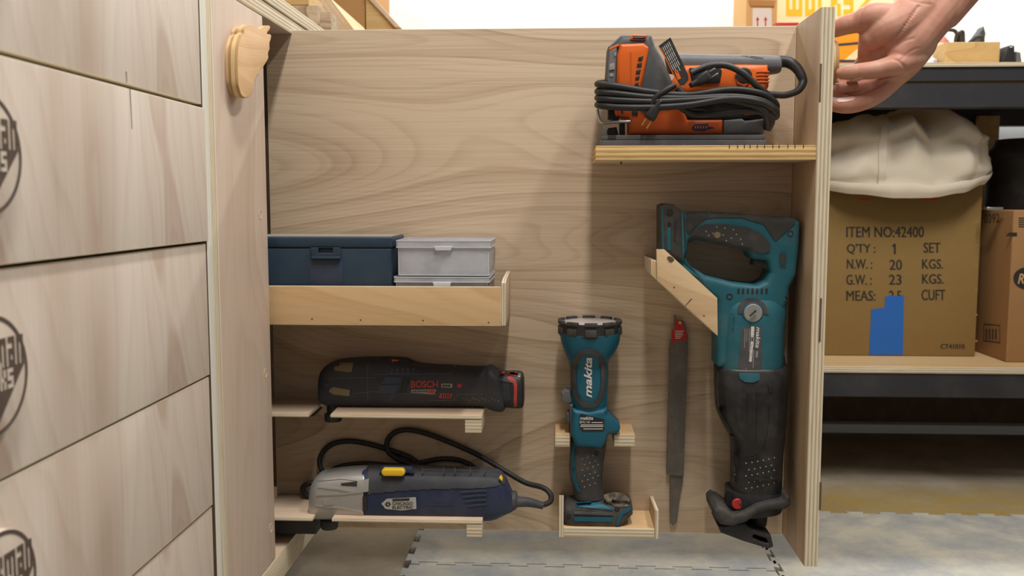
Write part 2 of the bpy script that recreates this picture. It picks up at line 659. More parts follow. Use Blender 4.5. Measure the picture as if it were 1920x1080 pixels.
        for j in (0, len(prof) - 1):
            if prof[j][0] > 1e-5:
                s.f.append([base + j * seg + k for k in range(seg)])
                s.m.append(mat)
        return s

    def disc(s, px, py, r, Y, t, mat=0, seg=24, rb=0.0):
        c = at(px, py, Y)
        lp = [V((c.x + r * math.cos(2 * math.pi * k / seg), c.z + r * math.sin(2 * math.pi * k / seg))) for k in range(seg)]
        return s.prism2([lp], Y, Y + t, lambda a, b, ww: (a, ww, b), rb, mat)

    # raised cover over part of a body: the faces whose picture point satisfies pred, lifted by off
    def shell(s, pred, off):
        bm = bmesh.new()
        bv = [bm.verts.new(p) for p in s.v]
        for f in s.f:
            try:
                bm.faces.new([bv[i] for i in f])
            except ValueError:
                pass
        bmesh.ops.recalc_face_normals(bm, faces=bm.faces[:])
        bm.normal_update()

        def px(p):
            d = p - V((0, 0, CZ))
            z = d.dot(_c)
            return 960 + FPX * d.dot(_r) / z, 540 - FPX * d.dot(_u) / z
        keep = [f for f in bm.faces if len(f.verts) <= 4 and pred(*px(f.calc_center_median()), f.normal)]
        ks = set(keep)
        idx, vs, fs = {}, [], []
        for f in keep:
            for v in f.verts:
                if v not in idx:
                    idx[v] = len(idx)
                    vs.append(v.co + v.normal * off)
        n = len(vs)
        for v in idx:
            vs.append(v.co - v.normal * 0.0003)
        for f in keep:
            fs.append([idx[v] for v in f.verts])
            for e in f.edges:
                if sum(1 for g in e.link_faces if g in ks) == 1:
                    a, b = idx[e.verts[0]], idx[e.verts[1]]
                    fs.append([a, b, b + n, a + n])
        bm.free()
        m = MB()
        m.add(vs, fs)
        return m

    def bvh(s):
        return BVHTree.FromPolygons(s.v, s.f)

    # thin raised patch lying on a body, outline in picture points at depth Y
    def patch(s, outline, Y, bvh, t=0.0006, fil=0.0, mat=0, fine=0.005, holes=()):
        ls = []
        for o in [outline] + list(holes):
            o = fillet(o, fil)
            ls.append([V(((q := at(p[0], p[1], Y)).x, q.z)) for p in o])
        bm = bmesh.new()
        for q_, l in enumerate(ls):
            if (area2(l) > 0) != (q_ == 0):
                l.reverse()
        flat, tris = fill(ls)
        bv = [bm.verts.new((p.x, 0, p.y)) for p in flat]
        for tri in tris:
            try:
                bm.faces.new([bv[i] for i in tri])
            except ValueError:
                pass
        for _ in range(4):
            lg = [e for e in bm.edges if e.calc_length() > fine]
            if not lg:
                break
            bmesh.ops.subdivide_edges(bm, edges=lg, cuts=1)
            bmesh.ops.triangulate(bm, faces=bm.faces[:])
        bmesh.ops.recalc_face_normals(bm, faces=bm.faces[:])
        bm.verts.index_update()
        nv = len(bm.verts)
        pts = [v.co.copy() for v in bm.verts]
        faces = [[v.index for v in f.verts] for f in bm.faces]
        bd = [[v.index for v in e.verts] for e in bm.edges if e.is_boundary]
        bm.free()
        ys = [drape_y(p, bvh, Y) for p in pts]
        top = [V((p.x, y - t, p.z)) for p, y in zip(pts, ys)]
        bot = [V((p.x, y + 0.0004, p.z)) for p, y in zip(pts, ys)]
        s.add(top + bot, faces + [[a, b, b + nv, a + nv] for a, b in bd], mat)
        return s

    def stroke(s, pts, width, Y, bvh, t=0.0006, mat=0):
        """a line of given width in picture points"""
        P = []
        for i in range(len(pts) - 1):
            a, b = V(pts[i]), V(pts[i + 1])
            k = max(1, int((b - a).length / 4))
            P += [a.lerp(b, j / k) for j in range(k)]
        P.append(V(pts[-1]))
        L, R = [], []
        for i, p in enumerate(P):
            d = (P[min(i + 1, len(P) - 1)] - P[max(i - 1, 0)]).normalized()
            n = V((-d.y, d.x)) * width / 2
            L.append(p + n)
            R.append(p - n)
        top, bot = [], []
        for p in L + R:
            q = at(p.x, p.y, Y)
            y = drape_y(q, bvh, Y)
            top.append(V((q.x, y - t, q.z)))
            bot.append(V((q.x, y + 0.0003, q.z)))
        n = len(P)
        fs = []
        for i in range(n - 1):
            fs.append([i, i + 1, n + i + 1, n + i])
        lp = list(range(n)) + list(range(2 * n - 1, n - 1, -1))
        for i in range(len(lp)):
            a, b = lp[i], lp[(i + 1) % len(lp)]
            fs.append([a, b, b + 2 * n, a + 2 * n])
        return s.add(top + bot, fs, mat)

    def build(s, name, mats, parent=None, ang=32, kind=None, label=None):
        me = bpy.data.meshes.new(name)
        org = origin(parent) if parent else V((0, 0, 0))
        me.from_pydata([tuple(p - org) for p in s.v], [], s.f)
        if not isinstance(mats, (list, tuple)):
            mats = [mats]
        for m in mats:
            me.materials.append(m)
        me.polygons.foreach_set('material_index', s.m)
        me.polygons.foreach_set('use_smooth', [i not in s.flat for i in range(len(s.f))])
        me.validate()
        bm = bmesh.new()
        bm.from_mesh(me)
        bmesh.ops.remove_doubles(bm, verts=bm.verts[:], dist=1e-6)
        bmesh.ops.recalc_face_normals(bm, faces=bm.faces[:])
        bm.to_mesh(me)
        bm.free()
        me.set_sharp_from_angle(angle=math.radians(ang))
        o = bpy.data.objects.new(name, me)
        COL.objects.link(o)
        if parent:
            o.parent = parent
        if kind:
            o['kind'] = kind
        if label:
            o['label'] = label
        return o


def drape_y(p, bvh, Y):
    if bvh is None:
        return Y
    hit = bvh.ray_cast(V((p.x, Y - 0.3, p.z)), V((0, 1, 0)))
    if hit[0] is not None and hit[0].y < Y + 0.09:
        return hit[0].y
    nr = bvh.find_nearest(V((p.x, Y, p.z)))
    return nr[0].y if nr[0] is not None else Y


def origin(o):
    l = V((0, 0, 0))
    while o:
        l += o.location
        o = o.parent
    return l


def tag(o, label, cat, group=None, kind=None):
    o['label'], o['category'] = label, cat
    if group:
        o['group'] = group
    if kind:
        o['kind'] = kind
    return o


def thing(name, loc, label, cat, group=None):
    o = bpy.data.objects.new(name, None)
    o.empty_display_size = 0.02
    COL.objects.link(o)
    o.location = loc
    return tag(o, label, cat, group)


def struct(mb, name, m):
    return mb.build(name, m, None, kind='structure')


_tc = {}


def text2d(s, shear=0.0, bold=0.0):
    k = (s, shear, bold)
    if k in _tc:
        return _tc[k]
    cu = bpy.data.curves.new('t', 'FONT')
    cu.body = s
    cu.shear = shear
    cu.offset = bold
    cu.resolution_u = 3
    ob = bpy.data.objects.new('t', cu)
    COL.objects.link(ob)
    bpy.context.view_layer.update()
    me = bpy.data.meshes.new_from_object(ob.evaluated_get(bpy.context.evaluated_depsgraph_get()))
    vs = [V((v.co.x, v.co.y)) for v in me.vertices]
    fs = [list(p.vertices) for p in me.polygons]
    bpy.data.objects.remove(ob)
    bpy.data.curves.remove(cu)
    bpy.data.meshes.remove(me)
    x0, x1 = min(v.x for v in vs), max(v.x for v in vs)
    y0, y1 = min(v.y for v in vs), max(v.y for v in vs)
    vs = [V(((v.x - x0) / (x1 - x0), (v.y - y0) / (y1 - y0))) for v in vs]
    _tc[k] = (vs, fs)
    return _tc[k]


def text(mb, s, q, Y, bvh=None, shear=0.0, bold=0.0, lift=0.0005, mat=0):
    """q: picture points of the text's bottom-left, bottom-right, top-left corner"""
    vs, fs = text2d(s, shear, bold)
    a, b, c = (V(p) for p in q)
    out = []
    for v in vs:
        p = a + (b - a) * v.x + (c - a) * v.y
        w3 = at(p.x, p.y, Y)
        w3.y = drape_y(w3, bvh, Y) - lift
        out.append(w3)
    return mb.add(out, fs, mat)


def trect(x0, y0, x1, y1):
    return ((x0, y1), (x1, y1), (x0, y0))


GL = {'j': ['..1', '...', '..1', '..1', '..1', '1.1', '111'], 'a': ['...', '...', '111', '..1', '111', '1.1', '111'],
      'c': ['...', '...', '111', '1..', '1..', '1..', '111'], 'k': ['1..', '1..', '1.1', '1.1', '11.', '1.1', '1.1'],
      'm': ['.....', '.....', '11111', '1.1.1', '1.1.1', '1.1.1', '1.1.1'], 'n': ['...', '...', '111', '1.1', '1.1', '1.1', '1.1'],
      'w': ['.....', '.....', '1.1.1', '1.1.1', '1.1.1', '1.1.1', '11111'], 'o': ['...', '...', '111', '1.1', '1.1', '1.1', '111'],
      'r': ['...', '...', '111', '1..', '1..', '1..', '1..'], 's': ['...', '...', '111', '1..', '111', '..1', '111']}


def pixel_word(word):
    """cells (x,y) of blocky lettering, and its width"""
    cells, x = [], 0
    for ch in word:
        g = GL[ch]
        for r, row in enumerate(g):
            for c, k in enumerate(row):
                if k == '1':
                    cells.append((x + c, 6 - r))
        x += len(g[0]) + 1
    return cells, x - 1


# ================================================================== SETTING
mb = MB().box(-2.2, 3.0, -1.0, 2.52, -0.05, 0.0)
struct(mb, 'floor', M['floor'])
mb = MB().box(-2.2, 3.0, 2.52, 2.62, 0.0, 2.5)
struct(mb, 'wall_back', M['white_paint'])
mb = MB().box(-2.3, -2.2, -1.0, 2.62, 0.0, 2.5)
struct(mb, 'wall_left', M['white_paint'])
mb = MB().box(-2.2, 3.0, -1.0, 2.62, 2.5, 2.6)
struct(mb, 'ceiling', M['white_paint'])
bb = MB()
bb.box(-0.4, 3.0, 2.505, 2.52, 0.0, 0.08, 0.004)
struct(bb, 'baseboard_back', M['white_paint'])

# foam mats with interlocking teeth
def foam_tile(x0, x1, y0, y1, label, teeth=(1, 1, 1, 1)):
    def edge(a, b, sgn):
        a, b = V(a), V(b)
        d = (b - a)
        L = d.length
        d.normalize()
        nrm = V((d.y, -d.x))
        n = int(round(L / 0.0605))
        st = L / n
        out = []
        for k in range(n):
            s0 = a + d * (k * st)
            if not sgn:
                out.append(s0)
                continue
            h = 0.0095 * sgn
            out += [s0 + d * st * 0.02, s0 + d * st * 0.28, s0 + d * st * 0.22 + nrm * h, s0 + d * st * 0.78 + nrm * h, s0 + d * st * 0.72]
        return out
    g = 0.0012
    x0, x1, y0, y1 = x0 + g, x1 - g, y0 + g, y1 - g
    lp = edge((x0, y0), (x1, y0), teeth[0]) + edge((x1, y0), (x1, y1), teeth[1]) + edge((x1, y1), (x0, y1), teeth[2]) + edge((x0, y1), (x0, y0), teeth[3])
    m = MB()
    m.prism2([lp], 0.012, 0.0, lambda a, b, ww: (a, b, ww), 0.0012, seg=2)
    return tag(m.build('foam_floor_mat', M['foam'], ang=25), label, 'floor mat', 'interlocking grey foam floor mats')


foam_tile(-0.238, 0.352, 0.84, 1.447, 'grey foam floor mat nearest the camera, in front of the pulled-out panel', (0, 1, 1, 1))
foam_tile(-0.238, 0.352, 1.447, 1.73, 'grey foam floor mat lying directly under the pulled-out panel', (-1, 1, 0, 1))
foam_tile(0.352, 0.96, 1.13, 1.732, 'pale grey foam floor mat right of the pull-out, before the yellow sawdust', (1, 1, 1, -1))

# ================================================================== CABINET (left)
FX = -0.36
cab = thing('cabinet', (-0.66, 1.0, 0.0), 'large birch plywood cabinet on the left carrying the worktop', 'cabinet')
mb = MB()
mb.board(-0.97, FX - 0.001, -0.2, 2.40, 0.8245, 0.8425, 2)
mb.board(-0.97, FX + 0.0005, -0.2, 2.40, 0.8435, 0.8610, 2)
mb.build('worktop', [M['strip'], PLY[2]], cab)
for ya, yb in ((0.9395, 0.9535), (0.9545, 0.9685)):
    m = MB()
    m.board(-0.95, FX, ya, yb, 0.141, 0.8235, 1)
    m.build('partition', [M['shadow_gap'], PLY[1] if ya > 0.95 else M['pale_edge']], cab)
m = MB()
m.board(-0.95, FX - 0.004, 1.435, 1.453, 0.141, 0.8235, 1)
m.build('partition', [M['shadow_gap'], PLY[1]], cab)
m = MB()
m.board(-0.95, FX - 0.003, 2.38, 2.398, 0.141, 0.8235, 1)
m.build('side_panel', [M['strip'], PLY[1]], cab)
m = MB()
m.board(-0.95, FX + 0.001, -0.2, 1.455, 0.104, 0.1405, 2)
m.build('base_panel', [M['shelfw'], PLY[2]], cab)
m = MB()
m.board(-0.968, -0.951, -0.2, 2.39, 0.1, 0.8235, 0)
m.build('back_panel', [M['shadow_gap'], PLY[0]], cab)
m = MB()
m.box(-0.93, -0.46, -0.18, 2.38, 0.0, 0.103)
m.build('plinth', M['shadow_gap'], cab)

# drawers with round burnt pulls
zs = [0.823, 0.6957, 0.5573, 0.4180, 0.2788, 0.1435]
gaps = [(0.0028, 0.0), (0.0030, 0.0), (0.0020, 0.0), (0.0016, 0), (0.0016, 0), (0.001, 0)]
DL = ['topmost birch drawer front, its lower edge near the picture top left',
      'birch drawer with the round burnt mark at upper left, above the widest dark gap',
      'birch drawer at middle left below the widest dark gap',
      'birch drawer at lower left with a round pull cut by the picture bottom',
      'lowest birch drawer front in the bottom left corner, no pull in view']
for i in range(5):
    zt, zb = zs[i] - gaps[i][0], zs[i + 1] + 0.0008
    xo = (0.0, 0.003, 0.0, -0.001, -0.002)[i]
    d = thing('drawer', (FX - 0.2, 0.58, zb), DL[i], 'drawer', 'drawers with round pulls in the left cabinet')
    m = MB()
    m.board(FX - 0.019 + xo, FX - 0.001 + xo, 0.22, 0.9375, zb, zt, 0, 0.0008)
    m.build('drawer_front', [M['drawer'], PLY[0]], d)
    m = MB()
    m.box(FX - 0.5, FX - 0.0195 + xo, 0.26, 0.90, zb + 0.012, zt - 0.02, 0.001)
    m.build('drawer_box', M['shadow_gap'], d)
    cz, cy, R = (zs[i] + zs[i + 1]) / 2 + 0.002, 0.5566, 0.039
    if i == 0:
        cz -= 0.0
    x0 = FX - 0.001 + xo
    m = MB()
    ring = lambda r, n=56: [V((cy + r * math.cos(2 * math.pi * k / n), cz + r * math.sin(2 * math.pi * k / n))) for k in range(n)]
    XM = lambda a, b, ww: (ww, a, b)
    m.prism2([ring(R)], x0 + 0.008, x0 - 0.001, XM, 0.0008)
    pl = m.build('pull', M['drawer'], d)
    m = MB()
    xf = x0 + 0.008
    m.prism2([ring(R - 0.0004), ring(R - 0.0032)], xf + 0.0003, xf - 0.0005, XM)
    m.build('burnt_ring', M['burn'], pl)
    m = MB()
    ri = R - 0.0034
    ztri = cz + 0.0035
    hw = math.sqrt(ri ** 2 - (ztri - cz) ** 2)
    # triangle with the word below cut through it
    cells, wd = pixel_word('works')
    cs = (2 * hw) * 0.60 / wd
    tri = [V((cy - hw, ztri)), V((cy + hw, ztri)), V((cy, cz - ri))]
    m.prism2([tri], xf + 0.0003, xf - 0.0005, XM)
    m.build('burnt_arrow', M['burn'], pl)
    m = MB()
    for cx_, r_ in cells:
        a0 = cy - wd * cs / 2 + cx_ * cs
        b0 = ztri - 0.0015 - 5 * cs * 1.25 + r_ * cs * 1.25
        m.box(xf - 0.0003, xf + 0.0006, a0, a0 + cs * 1.02, b0, b0 + cs * 1.28, axis=0)
    m.build('lower_lettering', M['drawer'], pl)
    m = MB()
    cells, wd = pixel_word('jackman')
    cs = (2 * hw) * 0.97 / wd
    for cx_, r_ in cells:
        a0 = cy - wd * cs / 2 + cx_ * cs
        b0 = ztri + r_ * cs * 1.6
        m.box(xf - 0.0003, xf + 0.0004, a0, a0 + cs * 1.02, b0, b0 + cs * 1.63, axis=0)
    m.build('upper_lettering', M['burn'], pl)

    if i < 2:
        a_, b_ = ((238.5, 134), (239.5, 155)) if i == 0 else ((239, 166), (243, 242))
        qa, qb = on(a_[0], a_[1], 0, FX), on(b_[0], b_[1], 0, FX)
        m = MB()
        XM2 = lambda a, b, ww: (ww, a, b)
        m.prism2([[V((qa.y - 0.0007, qa.z)), V((qa.y + 0.0007, qa.z)), V((qb.y + 0.0004, qb.z)), V((qb.y - 0.0004, qb.z))]], x0 + 0.0002, x0 - 0.001, XM2)
        m.build('dark_streak', M['burn'], d)
# closed pull-out front with leaf-like knob
KN = [(465, 47), (473, 46.5), (482, 51), (489, 55.5), (500, 49), (506.5, 48.5), (506, 56), (501, 63), (508.5, 65), (508, 74), (505.5, 82), (506, 92), (503, 100), (503.5, 109), (499, 118), (493, 127), (488, 131), (486, 139), (481, 144), (479, 151), (476, 158), (475, 170), (468, 181), (460, 184), (453, 179.5), (449, 168), (446.5, 154), (445, 117), (446, 88), (450, 72), (453, 64.5), (457, 63), (458, 53)]
KX = FX + 0.0150
KN = [tuple(p) for p in spline([V(p) for p in KN], 4, True)]
KP = [V(((q := on(px, py, 0, KX)).y, q.z)) for px, py in KN]
pf = thing('pullout_front', (FX, 1.055, 0.14), 'closed narrow birch pull-out front with a jagged wooden knob near its top', 'cabinet front')
m = MB()
m.board(FX - 0.018, FX, 0.970, 1.1395, 0.1425, 0.8225, 0, 0.0008)
m.build('front_board', [M['strip'], PLY[0]], pf)


def knob(parent, KPts, xa, xb, side):
    XM = lambda a, b, ww: (ww, a, b)
    cy = sum(p.x for p in KPts) / len(KPts)
    cz = sum(p.y for p in KPts) / len(KPts)
    sc = lambda k: [V((cy + (p.x - cy) * k, cz + (p.y - cz) * k)) for p in KPts]
    m = MB()
    xm = xa + (xb - xa) * 0.45
    m.prism2([fillet([tuple(p) for p in sc(0.93)], 0.002)], xm, xa, XM, 0.0006, 0, 1)
    m.prism2([fillet([tuple(p) for p in KPts], 0.0012)], xb, xm, XM, 0.0012, 0, 1)
    return m.build('knob', [M['knob'], M['knobedge']], parent)


knob(pf, KP, FX, KX, 1)
for px, py in ((488, 402), (498, 700), (508, 990)):
    q = on(px, py, 0, FX)
    m = MB()
    m.lathe((FX - 0.0008, q.y, q.z), [(0.0062, 0.0004), (0.0062, 0.0011), (0.0046, 0.0011), (0.0040, 0.0002), (0, 0.0002)], (1, 0, 0), 20)
    m.build('screw_plug', M['shelfw'], pf)

# things on the worktop
def offcut(name, x0, y0, x1, y1, Y, t, mats, label, cat, zb=None):
    a, b = at(x0, y0, Y), at(x1, y1, Y)
    m = MB()
    m.box(a.x, b.x, Y, Y + t, zb if zb is not None else b.z, a.z, 0.0015, 0, 0, 1, 0)
    return tag(m.build(name, mats), label, cat)


WT = 0.8612
offcut('wood_offcut', 545, 10, 597, 60, 1.50, 0.10, M['grey_wood'], 'rough grey-brown wood offcut on the worktop behind the panel top left', 'wood block', WT)
offcut('wood_offcut', 600, 22, 621, 60, 1.47, 0.05, M['grey_wood'], 'small pale wood offcut standing right of the rough grey one', 'wood block', WT)
offcut('wood_offcut', 520, -14, 579, 8, 1.5, 0.09, M['block'], 'brown wood offcut lying on top of the rough grey offcut', 'wood block', at(560, 9.5, 1.5).z)
# leaning plywood strip
m = MB()
a, b = at(598, -6, 1.66), at(676, 56, 1.66)
for k in range(6):
    u0, u1 = k / 6, (k + 1) / 6
    xa0, xa1 = a.x - 0.012 + 0.03 * u0, a.x - 0.012 + 0.03 * u1
    dx = b.x - a.x
    m.prism2([[V((xa0, a.z)), V((xa1, a.z)), V((xa1 + dx, WT)), V((xa0 + dx, WT))]], 1.66, 1.95, lambda p, q, ww: (p, ww, q), 0.0004, k % 2)
tag(m.build('plywood_sheet', [M['shelfw'], M['tray']]), 'plywood sheet leaning diagonally on the worktop, its layered edge showing', 'plywood')
cr = thing('wooden_crate', (-0.46, 2.1, WT), 'brown wooden crate on the worktop with a pale pine corner', 'crate')
Yc = 2.05
a, b = at(560, -90, Yc), at(685, 60, Yc)
m = MB()
m.box(a.x, b.x, Yc, Yc + 0.3, WT, a.z, 0.001)
m.build('side_panel', M['brown'], cr)
a, b = at(685, -90, Yc), at(742, 60, Yc)
m = MB()
p0, p1 = at(684, -4, Yc), at(742, 53, Yc)
m.prism2([[V((a.x, WT)), V((p1.x + 0.02, WT)), V((p1.x, p1.z)), V((p0.x + 0.006, p0.z)), V((a.x, p0.z))]], Yc - 0.004, Yc + 0.3, lambda p, q, ww: (p, ww, q), 0.001)
m.build('corner_board', M['block'], cr)
m = MB()
m.prism2([[V((p0.x + 0.004, p0.z + 0.004)), V((p0.x + 0.016, p0.z + 0.004)), V((p1.x + 0.012, p1.z)), V((p1.x, p1.z))]], Yc - 0.012, Yc + 0.3, lambda p, q, ww: (p, ww, q), 0.001)
m.build('trim_strip', M['shelfw'], cr)

# ================================================================== PULL-OUT
PY = 1.27
po = thing('tool_pullout', (0.0, 1.27, 0.135), 'open birch plywood pull-out panel with shelves and brackets for power tools', 'pull-out rack')
m = MB()
m.board(-0.397, 0.3148, PY, PY + 0.012, 0.1355, 0.8293, 1)
back = m.build('back_panel', [M['panel'], PLY[1]], po)
m = MB()
m.board(0.3152, 0.3325, 1.157, 1.287, 0.1365, 0.8305, 0)
fb = m.build('front_board', [M['board'], PLY[0]], po)
for py, pl_ in ((155, 75), (600, 90), (930, 60)):
    m = MB()
    q = at(1538, py, 1.1568)
    m.box(q.x - 0.0012, q.x + 0.0012, 1.1564, 1.1575, q.z - pl_ * 0.0003, q.z + pl_ * 0.0003)
    m.build('ply_void', M['shadow_gap'], fb)
cyk = sum(p.x for p in KP) / len(KP)
czk = sum(p.y for p in KP) / len(KP)
q = at(1567, 117, 1.215)
KP2 = [V((1.216 + 0.024 * math.cos(k * math.pi / 24), q.z + 0.0285 * math.sin(k * math.pi / 24) * (1 + 0.06 * math.sin(k * math.pi / 8)))) for k in range(48)]
knob(po, KP2, 0.3327, at(1574, 118, 1.193).x, 1)
# jigsaw shelf
JF = 1.158
a, b = at(1117, 273, JF), at(1520, 300, JF)
JZ = a.z
m = MB()
m.board(a.x, 0.3150, JF, PY - 0.0003, b.z, a.z, 2, 0.001)
js = m.build('shelf', [M['shelfw'], ply('coarse_ply_edge', 2, 0.0062, (228, 196, 138), (170, 128, 76), 3)], po)
m = MB()
for k in range(11):
    x = 1368 + k * 13.5 + random.uniform(-3, 3)
    hh = random.uniform(4, 9)
    p, q = at(x, 277 - hh * 0.2, JF - 0.0003), at(x + 1.6, 270 - hh * 0.1, JF - 0.0003)
    m.box(p.x, q.x, JF - 0.0004, JF + 0.0005, JZ - 0.0035, JZ + 0.0002)
m.build('pencil_mark', M['ink'], js)
# tray
TF = 1.152
a, b = at(500, 536, TF), at(940, 612, TF)
tray = MB()
tray.board(-0.395, b.x, TF, TF + 0.006, b.z, a.z, 1)
trayo = tray.build('tray', [M['tray'], PLY[1]], po)
m = MB()
z_t = at(940, 531, TF).z
m.prism2([[V((TF + 0.0003, b.z + 0.001)), V((PY - 0.0003, b.z + 0.001)), V((PY - 0.0003, z_t + 0.006)), V((TF + 0.03, z_t + 0.004)), V((TF + 0.0003, z_t))]], b.x + 0.0002, b.x + 0.0052, lambda p, q, ww: (ww, p, q), 0.0005, 0, 1)
m.build('tray_end', [M['shelfw'], PLY[0]], trayo)
m = MB()
m.board(-0.394, b.x - 0.0003, TF + 0.0065, PY - 0.0005, b.z + 0.001, b.z + 0.006, 2)
m.build('tray_bottom', [M['shelfw'], PLY[2]], trayo)
for px, py in ((585, 598), (676, 600), (793, 601), (916, 605)):
    m = MB()
    m.disc(px, py, 0.0009, TF - 0.0003, 0.001, seg=10)
    m.build('nail_hole', M['ink'], trayo)
TRZ = b.z + 0.006
# two notched tool shelves
def tool_shelf(zt, Yf, notch, xr, blk, th=0.0045):
    lp = []
    zz = CZ - zt

    def X(px, py):
        return on(px, py, 2, zt)
    fr = at(xr, 700, Yf).x
    l0, l1, r0, r1 = notch
    nl0, nl1 = at(l0, 700, Yf).x, at(l1, 700, Yf + 0.062).x
    nr0, nr1 = at(r0, 700, Yf).x, at(r1, 700, Yf + 0.062).x
    lp = [V((-0.394, PY - 0.0004)), V((-0.394, Yf)), V((nl0, Yf)), V((nl1, Yf + 0.062)), V((nr1, Yf + 0.062)), V((nr0, Yf)), V((fr, Yf)), V((fr, PY - 0.0004))]
    m = MB()
    m.prism2([lp], zt, zt - th, lambda p, q, ww: (p, q, ww), 0.0006, 0, 1)
    s = m.build('shelf', [M['shelfw'], PLY[2]], po)
    x0, x1 = at(blk, 790, Yf + 0.001).x, fr - 0.0004
    m = MB()
    m.board(x0, x1, Yf + 0.001, PY - 0.0004, zt - th - 0.0185, zt - th - 0.0003, 2)
    m.build('support_block', [M['shelfw'], PLY[2]], s)
    return s


S1, S2 = 0.3215, 0.1835
tool_shelf(S1, 1.177, (577, 600, 618, 637), 903, 872)
tool_shelf(S2, 1.172, (580, 602, 617, 636), 903, 874)
# drawer slides in black steel
m = MB()
m.box(-0.392, at(590, 980, 1.20).x, 1.205, 1.266, 0.149, 0.171, 0.001)
m.build('drawer_slide', M['black_steel'], po)
m = MB()
m.box(-0.392, at(585, 790, 1.21).x, 1.215, 1.266, S1 - 0.0125, S1 - 0.006, 0.001)
m.build('drawer_slide', M['black_steel'], po)
# flashlight holder
HF = 1.196
a, b = at(1057, 989, HF), at(1227, 1010, HF)
HZ = a.z
m = MB()
m.board(a.x, b.x, HF, PY - 0.0004, b.z, a.z, 2, 0.0006)
ho = m.build('flashlight_holder', [M['tray'], PLY[2]], po)
for x0, x1, pt in ((a.x - 0.0062, a.x - 0.0003, 932), (b.x + 0.0003, b.x + 0.0052, 957)):
    zt = at(1230, pt, HF).z
    zt2 = at(1222, 930, PY).z
    m = MB()
    m.prism2([[V((HF, b.z)), V((PY - 0.0004, b.z)), V((PY - 0.0004, zt2)), V((HF, zt))]], x0, x1, lambda p, q, ww: (ww, p, q), 0.0005, 0, 1)
    m.build('side_cheek', [M['tray'], PLY[0]], ho)
for x0, x1 in ((1041, 1068), (1152, 1190)):
    a, b = at(x0, 815, HF + 0.012), at(x1, 838, HF + 0.012)
    m = MB()
    m.board(a.x, b.x, HF + 0.012, PY - 0.0004, b.z, a.z, 2, 0.0006)
    m.build('neck_rest', [M['tray'], PLY[2]], po)
# saw bracket
BF = 1.166
m = MB()
m.plate([(1231, 468), (1246, 468), (1345, 559), (1346, 630), (1232, 526)], BF, 0.0065, 0.0005, 0, mat=0, sidemat=1)
br = m.build('saw_bracket', [M['bracketw'], PLY[1]], po)
m = MB()
m.plate([(1221, 487), (1239, 493), (1262, 516), (1322, 575), (1344, 610), (1344, 629), (1300, 590), (1221, 515)], BF + 0.007, PY - BF - 0.0074, 0.0006, 0, mat=0, sidemat=1)
m.build('spacer', [M['bracketw'], PLY[1]], br)
m = MB()
m.plate([(1284, 574), (1286, 573), (1297, 561), (1297.5, 560), (1296, 560)], BF - 0.0003, 0.001)
for px, py in ((1264, 539), (1320, 592)):
    m.disc(px, py, 0.0009, BF - 0.0003, 0.001, seg=8)
m.build('brad_mark', M['ink'], br)
m = MB()
m.plate([(1251, 482), (1258, 481), (1264, 487), (1258, 492), (1253, 488)], BF - 0.0004, 0.001, sm=True)
m.build('knot', M['burn'], br)

# ================================================================== JIGSAW
JY = 1.2125
jg = thing('jigsaw', (0.2, JY, JZ), 'orange and grey corded jigsaw wrapped in its cord on the top right shelf', 'jigsaw')
m = MB()
a, b = at(1124, 253, 1.172), at(1437, 270.5, 1.172)
m.box(a.x, b.x, 1.172, 1.255, JZ + 0.0002, JZ + 0.0075, 0.001, 0, 0, 1)
m.box(a.x + 0.002, b.x - 0.001, 1.174, 1.253, JZ + 0.0075, a.z, 0.0015, 0, 0, 1)
m.plate([(1127, 254), (1131, 238), (1137, 241), (1139, 254)], 1.174, 0.006, 0.0008)
sh = m.build('base_shoe', M['dgrey'], jg)
m = MB()
m.box(at(1140, 255, 1.1715).x, at(1155, 255, 1.1715).x, 1.1713, 1.174, at(1140, 259, 1.1715).z, at(1140, 253.5, 1.1715).z)
m.build('shoe_slot', M['black'], sh)
# head shell
m = MB()
m.plate([(1136, 165), (1141, 85, 3), (1165, 63, 6), (1223, 63, 5), (1230, 84), (1242, 104), (1262, 150), (1268, 205), (1205, 216), (1190, 200), (1136, 190)], 1.182, 0.062, 0.011, 2.5, seg=4)
head = m.build('head_shell', M['dgrey'], jg)
hb = m.bvh()
m = MB()
m.plate([(1156, 165), (1157, 104), (1163, 82, 2), (1207, 80, 4), (1217, 88, 4), (1216, 98), (1203, 165)], 1.1765, 0.02, 0.004, 1.5)
oc = m.build('orange_cover', M['orange'], head)
ob = m.bvh()
m = MB()
m.plate([(1182, 97), (1183, 165), (1185, 165), (1184, 97)], 1.1758, 0.003)
m.build('cover_seam', M['orange_dark'], oc)
m = MB()
for (xa, xb, xc, xd, y0, y1) in ((1198, 1207, 1204, 1196, 105, 114), (1195, 1204, 1203, 1194, 117, 126), (1193, 1202, 1200, 1192, 130, 139), (1192, 1200, 1198, 1191, 142, 150), (1191, 1198, 1197, 1190, 154, 161)):
    m.plate([(xa, y0 + 2), (xb, y0), (xc, y1), (xd, y1)], 1.1757, 0.003, 0.0003, 0.6)
m.build('vent', M['black'], oc)
m = MB()
m.plate([(1181, 74), (1185, 64), (1214, 65), (1211, 75)], 1.1805, 0.03, 0.0015, 1.5)
m.build('light_lens', M['orange'], head)
m = MB()
m.plate([(1186, 73), (1188, 67), (1211, 68), (1209, 74)], 1.1797, 0.003, 0.0004, 1)
m.build('lens_opening', M['black'], head)
m = MB()
m.plate([(1187, 71), (1190, 69), (1209, 69.5), (1207, 71)], 1.1792, 0.002)
m.build('lens_glint', M['steel'], head)
m = MB()
m.plate([(1142, 90), (1160, 82), (1161, 86), (1142, 95)], 1.179, 0.004, 0.0006)
m.build('orange_trim', M['orange'], head)
m = MB()
